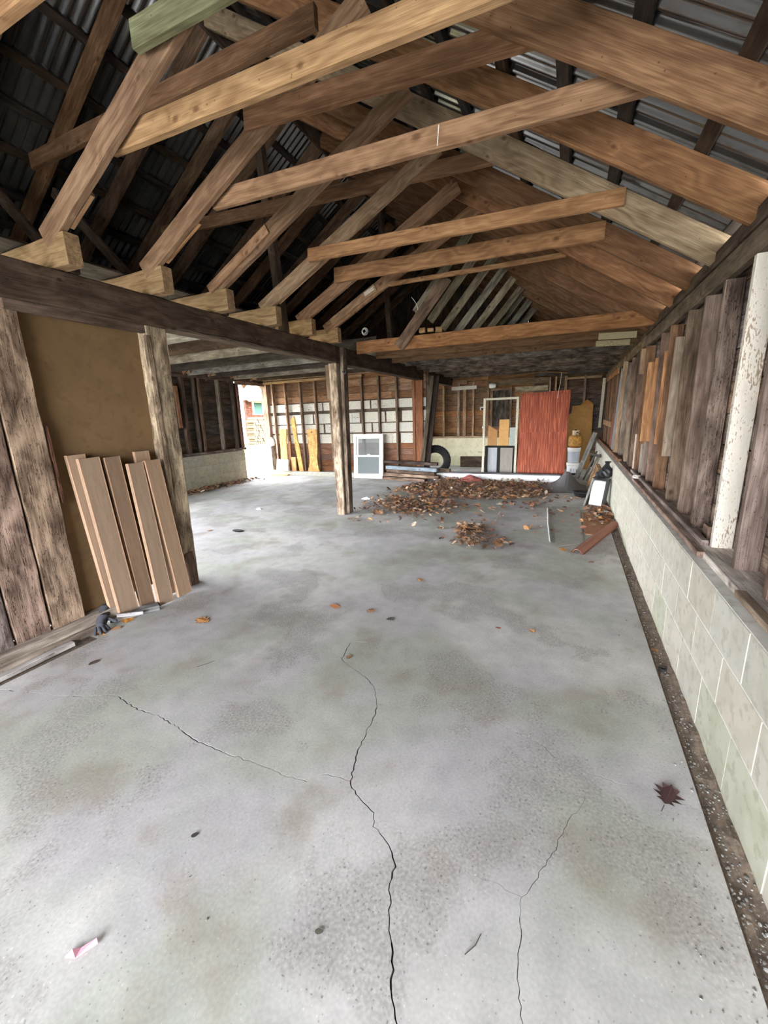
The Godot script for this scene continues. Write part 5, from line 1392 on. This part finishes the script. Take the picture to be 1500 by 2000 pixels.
	var G := func(u: float, v: float) -> Vector3:
		var x := lerpf(-0.55, 0.34, u) + (0.18 * (1.0 - v)) * (u - 0.5)
		var h := 0.30 * exp(-pow((u - 0.60) / 0.20, 2.0)) * pow(v, 2.0) + 0.03 * sin(u * 6.0) * v + 0.012
		return Vector3(x + 0.05 * v, h, -8.55 - 1.0 * v - 0.1 * u)
	for i in 16:
		for j in 10:
			for e in [0, 1]:
				var dn := Vector3(0, -0.006 * e, 0)
				quad(ts, G.call(i / 16.0, j / 10.0) + dn, G.call(i / 16.0, (j + 1) / 10.0) + dn, G.call((i + 1) / 16.0, (j + 1) / 10.0) + dn, G.call((i + 1) / 16.0, j / 10.0) + dn)
	commit(ts, tp, "sheet_body", M.tint)
	# black pan
	var pn := thing("oil_pan", "black plastic oil pan lying on the floor by the block wall", "pan", Vector3(0.33, 0, -8.4))
	var ps := begin()
	lathe(ps, [Vector2(0, 0.005), Vector2(0.15, 0.005), Vector2(0.19, 0.09), Vector2(0.205, 0.095), Vector2(0.205, 0.085), Vector2(0.16, 0.0), Vector2(0, 0.0)], 28, Transform3D(Basis(Vector3(1.0, 0, 0), Vector3(0, 1, 0), Vector3(0, 0, 0.8)), Vector3(0.33, 0.002, -8.35)))
	commit(ps, pn, "pan_body", M.black)
	# white metal case with a bag on it
	var bx := thing("metal_case", "grey metal case with a white front leaning on the block wall", "case", Vector3(0.55, 0, -7.5))
	var cb := Basis(Vector3.UP, -0.28) * Basis(Vector3(0, 0, 1), -0.10)
	var o1 := block(bx, "case_body", Vector3.ZERO, Vector3(0.20, 0.43, 0.34), M.galv, Color(0.66, 0.67, 0.68), 0.008)
	o1.global_transform = Transform3D(cb, Vector3(0.53, 0.235, -7.62)) * o1.global_transform
	var o2 := block(bx, "white_front", Vector3.ZERO, Vector3(0.195, 0.40, 0.012), M.white, Color(1, 1, 1), 0.003)
	o2.global_transform = Transform3D(cb, Vector3(0.53, 0.235, -7.62)) * Transform3D(Basis.IDENTITY, Vector3(0, 0, 0.176)) * o2.global_transform
	var o3 := block(bx, "side_board", Vector3.ZERO, Vector3(0.03, 0.50, 0.36), M.aged, Color(0.62, 0.63, 0.62), 0.004)
	o3.global_transform = Transform3D(Basis(Vector3.UP, -0.28) * Basis(Vector3(0, 0, 1), -0.22), Vector3(0.40, 0.25, -7.60)) * o3.global_transform
	var bg := thing("trash_bag", "black plastic bag slumped on top of the metal case", "bag", Vector3(0.58, 0.46, -7.6))
	var bs := begin()
	var nz := noise(90, 9.0, 3)
	var F := func(u: float, v: float) -> Vector3:
		var a := u * TAU
		var r: float = [0.10, 0.125, 0.12, 0.10, 0.075, 0.045, 0.03, 0.05][int(v * 7.0)]
		var p := Vector3(r * cos(a) * 1.0, v * 0.27, r * sin(a))
		p += Vector3(0.05 * v, 0, 0)
		var k := 1.0 + 0.35 * nz.get_noise_3d(p.x * 2.0 + 3.0, p.y * 2.0, p.z * 2.0)
		return Vector3(p.x * k, p.y, p.z * k) + Vector3(0.565, 0.475, -7.62)
	for i in 18:
		for j in 7:
			quad(bs, F.call(i / 18.0, j / 7.0), F.call(i / 18.0, (j + 1) / 7.0), F.call((i + 1) / 18.0, (j + 1) / 7.0), F.call((i + 1) / 18.0, j / 7.0))
	commit(bs, bg, "bag_body", plain(Color(0.13, 0.13, 0.14), 0.45))
	# floor plywood and half pipe
	var fp := thing("floor_plywood", "brown hardboard offcut lying flat on the concrete", "board", Vector3(0.48, 0, -6.2))
	flat_panel(fp, "board_sheet", PackedVector2Array([Vector2(0.27, 6.90), Vector2(0.60, 6.86), Vector2(0.66, 6.45), Vector2(0.42, 5.66), Vector2(0.27, 5.70)]), 0.012, M.ply, Color(0.64, 0.47, 0.36), Transform3D(Basis(Vector3.RIGHT, -PI / 2), Vector3(0, 0.010, 0)), 0.8)
	var gu := thing("half_pipe", "brown half-round gutter length lying across the hardboard", "gutter", Vector3(0.4, 0, -5.5))
	var gs := begin()
	gs.set_color(Color(0.55, 0.37, 0.30).srgb_to_linear())
	var ga := Vector3(0.165, 0.004, -4.86)
	var gb := Vector3(0.645, 0.03, -6.22)
	var gd := (gb - ga).normalized()
	var gside := gd.cross(Vector3.UP).normalized()
	for i in 14:
		var a0 := PI * i / 14.0
		var a1 := PI * (i + 1) / 14.0
		var W := func(a: float, r: float) -> Vector3: return gside * (r * cos(a)) + Vector3.UP * (r * sin(a))
		quad(gs, ga + W.call(a0, 0.052), gb + W.call(a0, 0.052), gb + W.call(a1, 0.052), ga + W.call(a1, 0.052))
		quad(gs, ga + W.call(a0, 0.046), ga + W.call(a1, 0.046), gb + W.call(a1, 0.046), gb + W.call(a0, 0.046))
		quad(gs, ga + W.call(a0, 0.046), ga + W.call(a0, 0.052), ga + W.call(a1, 0.052), ga + W.call(a1, 0.046))
	for s in [-1.0, 1.0]:
		quad(gs, ga + gside * 0.052 * s, gb + gside * 0.052 * s, gb + gside * 0.075 * s + Vector3.UP * 0.004, ga + gside * 0.075 * s + Vector3.UP * 0.004)
	commit(gs, gu, "gutter_body", M.tint)
	var rd := thing("metal_rod", "thin pale metal rod lying on the concrete by the leaves", "rod", Vector3(-0.2, 0, -6.1))
	var rs2 := begin()
	rs2.set_color(Color(0.76, 0.76, 0.75).srgb_to_linear())
	tube(rs2, [Vector3(-0.25, 0.012, -7.1), Vector3(-0.22, 0.012, -6.6), Vector3(-0.19, 0.013, -6.0), Vector3(-0.13, 0.012, -5.2)], 0.011, 8)
	commit(rs2, rd, "rod_body", M.tint)
	var fm := thing("floor_mat", "dark flat rubber mat beside the metal rod", "mat", Vector3(0.05, 0, -6.2))
	flat_panel(fm, "mat_sheet", PackedVector2Array([Vector2(-0.20, 7.3), Vector2(0.24, 7.35), Vector2(0.24, 5.3), Vector2(-0.06, 5.05)]), 0.006, M.ply, Color(0.64, 0.64, 0.62), Transform3D(Basis(Vector3.RIGHT, -PI / 2), Vector3(0, 0.004, 0)), 0.8)
	# rusty red net heap
	var rh := thing("red_hose_heap", "heap of dull red netting among leaves by the curb", "net", Vector3(-2.06, 0, -9.45))
	for k in 6:
		var sn := begin()
		sn.set_color(shade(Color(0.60, 0.34, 0.32), 0.12).srgb_to_linear())
		var np := []
		for i in 22:
			var a := TAU * i / 22
			var r := 0.30 - 0.045 * k
			np.append(Vector3(-2.06 + r * cos(a) * (1.0 + 0.1 * sin(3 * a + k)), 0.03 + 0.026 * k + 0.012 * sin(2 * a + k), -9.40 + r * 0.55 * sin(a)))
		tube(sn, np, 0.026, 8, true)
		commit(sn, rh, "net_coil", M.tint)
	# wall fittings
	var hn := thing("wall_box", "white rounded box fixed high on the end wall", "lamp", Vector3(-2.12, 2.29, -12.6))  # plain white rounded box, its use left open
	var hs := begin()
	lathe(hs, [Vector2(0, 0), Vector2(0.06, 0.005), Vector2(0.075, 0.03), Vector2(0.07, 0.13), Vector2(0.05, 0.19), Vector2(0, 0.2)], 18)
	commit(hs, hn, "housing", M.white, Transform3D(Basis(Vector3(0, 0, 1), -PI / 2), Vector3(-2.22, 2.36, -12.55)))
	var st4 := thing("short_stick", "short pale stick resting against the cream knee wall", "stick", Vector3(-2.2, 0.4, -10.5))
	board(st4, "stick_body", Vector3(-2.46, 0.46, -12.3), Vector3(-2.02, 0.44, -12.3), Vector3.UP, 0.035, 0.03, M.paint, Color(0.92, 0.90, 0.84))
	var st5 := thing("brown_crate", "low dark brown board lying in front of the cream knee wall", "board", Vector3(-2.6, 0, -12.3))
	board(st5, "crate_side", Vector3(-3.0, 0.16, -12.35), Vector3(-2.2, 0.16, -12.35), Vector3.UP, 0.32, 0.10, M.aged, Color(0.40, 0.35, 0.31))
	var cm := thing("white_conduit_box", "small white bracket on a stud of the end wall", "bracket", Vector3(-2.45, 1.75, -12.62))
	block(cm, "bracket_body", Vector3(-2.43, 1.76, -12.60), Vector3(0.09, 0.03, 0.04), M.white)
	block(cm, "bracket_arm", Vector3(-2.47, 1.72, -12.60), Vector3(0.03, 0.08, 0.04), M.white)
	var bt := thing("white_jug", "crumpled white jug in the stud bay by the doorway", "jug", Vector3(-8.1, 0.9, -9.85))
	var js := begin()
	lathe(js, [Vector2(0, 0), Vector2(0.05, 0.0), Vector2(0.06, 0.03), Vector2(0.06, 0.16), Vector2(0.03, 0.22), Vector2(0.02, 0.25), Vector2(0, 0.25)], 14)
	commit(js, bt, "jug_body", M.offwhite, Transform3D(Basis(Vector3(0, 0, 1), 0.15), Vector3(-8.1, 0.86, -9.86)))

# ------------------------------------------------------------------ leaves and litter
func leaf_mesh(kind: int, sd: int) -> ArrayMesh:
	var r := RandomNumberGenerator.new()
	r.seed = sd
	var out := PackedVector2Array()
	if kind == 0:     # lobed oak leaf
		var half := [[0.0, 0.0], [0.10, 0.08], [0.26, 0.10], [0.14, 0.24], [0.42, 0.36], [0.20, 0.46], [0.46, 0.64], [0.20, 0.68], [0.26, 0.86], [0.06, 0.88]]
		for q in half:
			out.append(Vector2(q[0], q[1]))
		out.append(Vector2(0.0, 1.0))
		for i in range(half.size() - 1, 0, -1):
			out.append(Vector2(-half[i][0], half[i][1]))
	elif kind == 1:   # maple-like star
		for i in 14:
			var a := TAU * i / 14.0 + 0.1
			var rr := 0.5 if i % 2 == 0 else 0.24
			out.append(Vector2(rr * sin(a), 0.5 + rr * cos(a)))
	else:             # oval
		for i in 10:
			var a := TAU * i / 10.0
			out.append(Vector2(0.3 * sin(a) * (1.0 + 0.2 * cos(a)), 0.5 - 0.5 * cos(a)))
	var fold := r.randf_range(0.15, 0.55)
	var bend := r.randf_range(-0.35, 0.45)
	var lift := func(p: Vector2) -> Vector3:
		return Vector3(p.x, absf(p.x) * fold + bend * (p.y - 0.5) * (p.y - 0.5) * 1.6 + 0.04 * sin(p.y * 9.0 + sd), p.y - 0.5)
	var st := begin()
	st.set_color(Color.WHITE)
	# two halves meeting at the midrib, so that the fold shows
	var right := Geometry2D.intersect_polygons(out, PackedVector2Array([Vector2(0, -1), Vector2(2, -1), Vector2(2, 2), Vector2(0, 2)]))
	var left := Geometry2D.intersect_polygons(out, PackedVector2Array([Vector2(-2, -1), Vector2(0, -1), Vector2(0, 2), Vector2(-2, 2)]))
	for half2 in [right, left]:
		for poly in half2:
			var idx := Geometry2D.triangulate_polygon(poly)
			for i in range(0, idx.size(), 3):
				var a: Vector3 = lift.call(poly[idx[i]])
				var b: Vector3 = lift.call(poly[idx[i + 1]])
				var c: Vector3 = lift.call(poly[idx[i + 2]])
				if (c - a).cross(b - a).y < 0.0:
					var s := b
					b = c
					c = s
				tri(st, a, b, c)
	# stalk
	quad(st, Vector3(-0.012, 0.01, -0.5), Vector3(0.012, 0.01, -0.5), Vector3(0.02, 0.05, -0.85), Vector3(0.0, 0.05, -0.85))
	return st.commit()

func leaf_spot() -> Vector3:     # where the wind has dropped them
	var k := rng.randf()
	if k < 0.52:                 # the drift in front of the curb
		var a := rng.randf() * TAU
		var r := sqrt(rng.randf())
		var x := -1.85 + 1.55 * r * cos(a)
		var z := -8.55 + 1.05 * r * sin(a)
		return Vector3(x, 0.085 * maxf(0.0, 1.0 - r) * rng.randf() + 0.03 * rng.randf(), z)
	if k < 0.66:
		return Vector3(rng.randf_range(-2.9, -0.2), 0.12 * rng.randf() * rng.randf(), rng.randf_range(-9.62, -9.15))
	if k < 0.80:                 # its tail towards the post
		return Vector3(-2.55 + rng.randfn(0.0, 0.42), 0.03 * rng.randf(), -6.75 + rng.randfn(0.0, 0.45))
	if k < 0.90:                 # along the block wall of the side bay
		return Vector3(-7.95 + absf(rng.randfn(0.0, 0.20)) - 0.22, 0.05 * rng.randf(), rng.randf_range(-8.85, -6.3))
	if k < 0.95:                 # by the metal case and the half pipe
		return Vector3(0.5 + rng.randfn(0.0, 0.10), 0.02 * rng.randf(), -7.0 + rng.randfn(0.0, 0.35))
	return Vector3(rng.randf_range(-3.2, 0.4), 0.004, rng.randf_range(-9.0, -5.4))

func leaf_color() -> Color:
	var p := [Color(0.42, 0.31, 0.23), Color(0.50, 0.37, 0.27), Color(0.58, 0.43, 0.30), Color(0.35, 0.26, 0.21), Color(0.58, 0.46, 0.37), Color(0.46, 0.32, 0.27), Color(0.66, 0.48, 0.30), Color(0.64, 0.55, 0.45)]
	return shade(p[rng.randi() % p.size()], 0.12)

func tinted(m: ArrayMesh, c: Color) -> ArrayMesh:
	var a := m.surface_get_arrays(0)
	var cols := PackedColorArray()
	cols.resize(a[Mesh.ARRAY_VERTEX].size())
	cols.fill(c.srgb_to_linear())
	a[Mesh.ARRAY_COLOR] = cols
	var o := ArrayMesh.new()
	o.add_surface_from_arrays(Mesh.PRIMITIVE_TRIANGLES, a)
	return o

func leaves() -> void:
	var base := []
	for i in 9:
		base.append(leaf_mesh([0, 2, 1, 2, 0, 2, 0, 1, 2][i], 100 + i))
	# the mass of the drift
	for b in 9:
		var mm := MultiMesh.new()
		mm.transform_format = MultiMesh.TRANSFORM_3D
		mm.use_colors = true
		mm.mesh = base[b]
		mm.instance_count = 460
		for i in 460:
			var s := rng.randf_range(0.05, 0.11)
			var B := Basis(Vector3.UP, rng.randf() * TAU) * Basis.from_euler(Vector3(rng.randfn(0, 0.35), 0, rng.randfn(0, 0.35)))
			mm.set_instance_transform(i, Transform3D(B.scaled(Vector3(s, s, s)), leaf_spot() + Vector3(0, 0.012, 0)))
			mm.set_instance_color(i, leaf_color().srgb_to_linear())
		var mi := MultiMeshInstance3D.new()
		mi.multimesh = mm
		mi.material_override = M.leaf
		if b == 0:
			adopt(self, mi, "leaf_litter")
			tag(mi, "drift of fallen brown leaves in front of the white curb", "leaf litter", "", "stuff")
			T.litter = mi
		else:
			adopt(T.litter, mi, "litter_layer")
			mi.set_meta("kind", "stuff")
	# the single leaves that can be told apart
	var coloured := []
	for b in 9:
		for k in 4:
			coloured.append(tinted(base[b], leaf_color()))
	var put := func(mesh: ArrayMesh, at: Vector3, s: float, turn: float, label: String, group: String, tilt := 0.2) -> void:
		var o := MeshInstance3D.new()
		o.mesh = mesh
		o.material_override = M.leaf
		adopt(self, o, "fallen_leaf")
		tag(o, label, "leaf", group)
		var B := Basis(Vector3.UP, turn) * Basis.from_euler(Vector3(rng.randfn(0, tilt), 0, rng.randfn(0, tilt)))
		o.transform = Transform3D(B * Basis.from_scale(Vector3(s, s * (0.35 if tilt < 0.1 else 1.0), s)), at)
	for i in 150:   # the small heap in the middle of the floor
		var t := rng.randf()
		var c := Vector3(-1.0, 0, -4.72).lerp(Vector3(-1.22, 0, -5.75), t)
		var wd := lerpf(0.17, 0.10, t)
		var at := c + Vector3(rng.randfn(0.0, wd), 0.012 + 0.03 * rng.randf(), rng.randfn(0.0, 0.12))
		put.call(coloured[rng.randi() % 36], at, rng.randf_range(0.07, 0.12), rng.randf() * TAU, "dry brown leaf in the small heap on the open floor", "leaves of the small heap", 0.35)
	for i in 12:
		put.call(coloured[rng.randi() % 36], Vector3(-0.68 + rng.randfn(0.0, 0.07), 0.012, -4.98 + rng.randfn(0.0, 0.06)), rng.randf_range(0.07, 0.11), rng.randf() * TAU, "dry brown leaf beside the small heap on the open floor", "leaves beside the small heap", 0.3)
	for i in 90:    # the front rim of the drift
		var a := rng.randf_range(0.0, PI)
		put.call(coloured[rng.randi() % 36], Vector3(-1.9 + 1.6 * cos(a) + rng.randfn(0.0, 0.12), 0.014 + 0.02 * rng.randf(), -8.3 + 1.5 * sin(a) + rng.randfn(0.0, 0.14)), rng.randf_range(0.07, 0.13), rng.randf() * TAU, "dry leaf on the front rim of the leaf drift", "leaves on the rim of the drift", 0.3)
	var singles := [
		[0, -2.68, -2.15, 0.13, Color(0.70, 0.50, 0.30), "orange-brown star-shaped leaf on the floor in front of the deck boards"],
		[2, -1.77, -2.76, 0.10, Color(0.72, 0.48, 0.32), "pale orange oval leaf alone on the open concrete"],
		[0, -1.43, -2.79, 0.10, Color(0.58, 0.44, 0.30), "small brown lobed leaf next to the orange oval leaf"],
		[0, -1.22, -2.72, 0.08, Color(0.36, 0.33, 0.30), "dark shrivelled leaf with a long stalk on the concrete"],
		[0, 0.475, -1.73, 0.125, Color(0.30, 0.20, 0.20), "dark purple-brown oak leaf by the edge of the slab"],
		[2, -0.40, -2.88, 0.05, Color(0.58, 0.34, 0.28), "small reddish leaf on the concrete"],
		[1, -0.16, -2.92, 0.06, Color(0.74, 0.54, 0.36), "small tan leaf on the concrete near the reddish one"],
		[0, -1.28, -2.13, 0.055, Color(0.56, 0.44, 0.32), "small brown leaf at the head of the main crack"],
		[2, -2.92, -1.43, 0.07, Color(0.34, 0.28, 0.25), "dark curled leaf near the sill plank"],
		[0, -3.30, -1.93, 0.12, Color(0.82, 0.56, 0.24), "bright yellow oak leaf beside the glove"],
		[1, -3.29, -1.70, 0.10, Color(0.80, 0.55, 0.28), "orange leaf tucked under the glove fingers"],
		[2, -3.26, -1.80, 0.09, Color(0.62, 0.48, 0.34), "pale curled leaf between glove and slab"],
		[0, -1.26, -3.55, 0.10, Color(0.66, 0.52, 0.36), "pale brown leaf on the concrete before the small heap"],
		[2, -0.63, -0.76, 0.028, Color(0.40, 0.38, 0.34), "tiny grey leaf beside the main crack"],
		[2, -1.26, -0.83, 0.03, Color(0.30, 0.28, 0.27), "tiny dark leaf scrap near the pink paper"],
		[1, 0.62, -2.95, 0.06, Color(0.66, 0.46, 0.28), "orange leaf in the dirt channel"],
		[2, -4.9, -4.3, 0.09, Color(0.60, 0.40, 0.26), "brown leaf on the floor beside the black lid"],
		[0, 0.02, -4.95, 0.12, Color(0.86, 0.58, 0.24), "bright orange leaf at the end of the half pipe"],
		[2, 0.30, -4.62, 0.06, Color(0.50, 0.36, 0.24), "small brown leaf in front of the half pipe"],
		[0, 0.42, -7.75, 0.14, Color(0.82, 0.54, 0.22), "large orange leaf beside the metal case"]]
	for q in singles:
		put.call(tinted(base[[0, 2, 1][q[0]]] if q[0] != 2 else base[3], q[4]), Vector3(q[1], 0.005, q[2]), q[3], rng.randf() * TAU, q[5], "", 0.08)

func litter() -> void:
	var pk := thing("pink_paper", "torn scrap of pink paper lying on the concrete", "paper", Vector3(-1.29, 0, -0.43))
	var st := begin()
	st.set_color(Color(0.93, 0.66, 0.72).srgb_to_linear())
	var P := [Vector3(-1.325, 0.004, -0.395), Vector3(-1.285, 0.012, -0.405), Vector3(-1.262, 0.006, -0.458), Vector3(-1.272, 0.018, -0.462), Vector3(-1.30, 0.008, -0.43), Vector3(-1.318, 0.014, -0.415)]
	for k in [0.0, -0.0012]:
		var d := Vector3(0, k, 0)
		tri(st, P[0] + d, P[5] + d, P[1] + d)
		tri(st, P[5] + d, P[4] + d, P[1] + d)
		tri(st, P[4] + d, P[3] + d, P[1] + d)
		tri(st, P[3] + d, P[2] + d, P[1] + d)
	commit(st, pk, "paper_sheet", M.tint)
	var bl := thing("black_lid", "crumpled black rubber scrap on the floor of the side bay", "rubber scrap", Vector3(-4.46, 0, -4.43))
	var b2 := begin()
	lathe(b2, [Vector2(0, 0.012), Vector2(0.05, 0.016), Vector2(0.085, 0.008), Vector2(0.09, 0.002)], 9, Transform3D(Basis(Vector3(1.3, 0, 0.2), Vector3(0, 1, 0), Vector3(0, 0, 0.7)), Vector3(-4.46, 0, -4.43)))
	commit(b2, bl, "scrap_body", M.black)
	var ppr := [[-5.16, -5.72, 0.07, "small white paper scrap on the floor of the side bay"], [-3.60, -7.08, 0.11, "crumpled clear plastic wrapper at the edge of the leaf drift"], [-1.85, -7.0, 0.05, "small white foam crumb in the leaf drift"], [0.60, -7.05, 0.10, "torn white plastic strip below the metal case"]]
	for q in ppr:
		var o := thing("paper_scrap", q[3], "litter", Vector3(q[0], 0, q[1]))
		var s := begin()
		s.set_color(Color(0.90, 0.91, 0.92).srgb_to_linear())
		var n := 9
		for i in n:
			var a0 := TAU * i / n
			var a1 := TAU * (i + 1) / n
			var R := func(a: float, k: float) -> Vector3: return Vector3(q[0] + q[2] * k * cos(a) * (1.0 + 0.3 * sin(3.0 * a)), 0.004 + 0.35 * q[2] * (1.0 - k) + 0.10 * q[2] * sin(5.0 * a) * k * (1.0 - k) * 4.0 + 0.004 * sin(i * 2.0), q[1] + q[2] * 0.6 * k * sin(a))
			quad(s, R.call(a0, 0.5), R.call(a0, 1.0), R.call(a1, 1.0), R.call(a1, 0.5))
			tri(s, R.call(a0, 0.0), R.call(a0, 0.5), R.call(a1, 0.5))
		commit(s, o, "scrap_sheet", M.tint)
	var tw := [[-0.19, -0.885, -0.155, -0.955, "straight dark twig lying on the pale concrete"], [-2.19, -1.66, -2.13, -1.76, "bent thin twig near the deck boards"]]
	for q in tw:
		var o := thing("twig", q[4], "twig", Vector3(q[0], 0, q[1]))
		var s := begin()
		s.set_color(Color(0.26, 0.22, 0.20).srgb_to_linear())
		tube(s, [Vector3(q[0], 0.004, q[1]), Vector3((q[0] + q[2]) * 0.5 + 0.008, 0.005, (q[1] + q[3]) * 0.5), Vector3(q[2], 0.004, q[3])], 0.0014, 6)
		commit(s, o, "twig_stem", M.tint)
	var wl := thing("bottle_cap", "small dark plastic cap lying in the dirt channel", "cap", Vector3(0.63, -0.02, -2.75))
	var cs := begin()
	cs.set_color(Color(0.12, 0.12, 0.13).srgb_to_linear())
	lathe(cs, [Vector2(0.0, 0.006), Vector2(0.012, 0.006), Vector2(0.017, 0.016), Vector2(0.022, 0.012), Vector2(0.022, 0.0)], 14)
	commit(cs, wl, "cap_body", M.tint, Transform3D(Basis.IDENTITY, Vector3(0.63, -0.018, -2.75)))
	var sp := thing("plaster_chip", "small white plaster chip on the sill of the block wall", "chip", Vector3(0.76, 0.78, -5.55))
	block(sp, "chip_body", Vector3(0.757, 0.80, -5.55), Vector3(0.05, 0.04, 0.07), M.chip, Color.WHITE, 0.012, 0.6)

func _ready() -> void:
	rng.seed = 20240611
	stage()
	make_materials()
	build_floor()
	wall_right()
	wall_back()
	wall_left()
	wall_partition()
	wall_front()
	build_roof()
	outside()
	build_timbers()
	deck_boards()
	end_wall_things()
	deep_bay_things()
	leaves()
	litter()
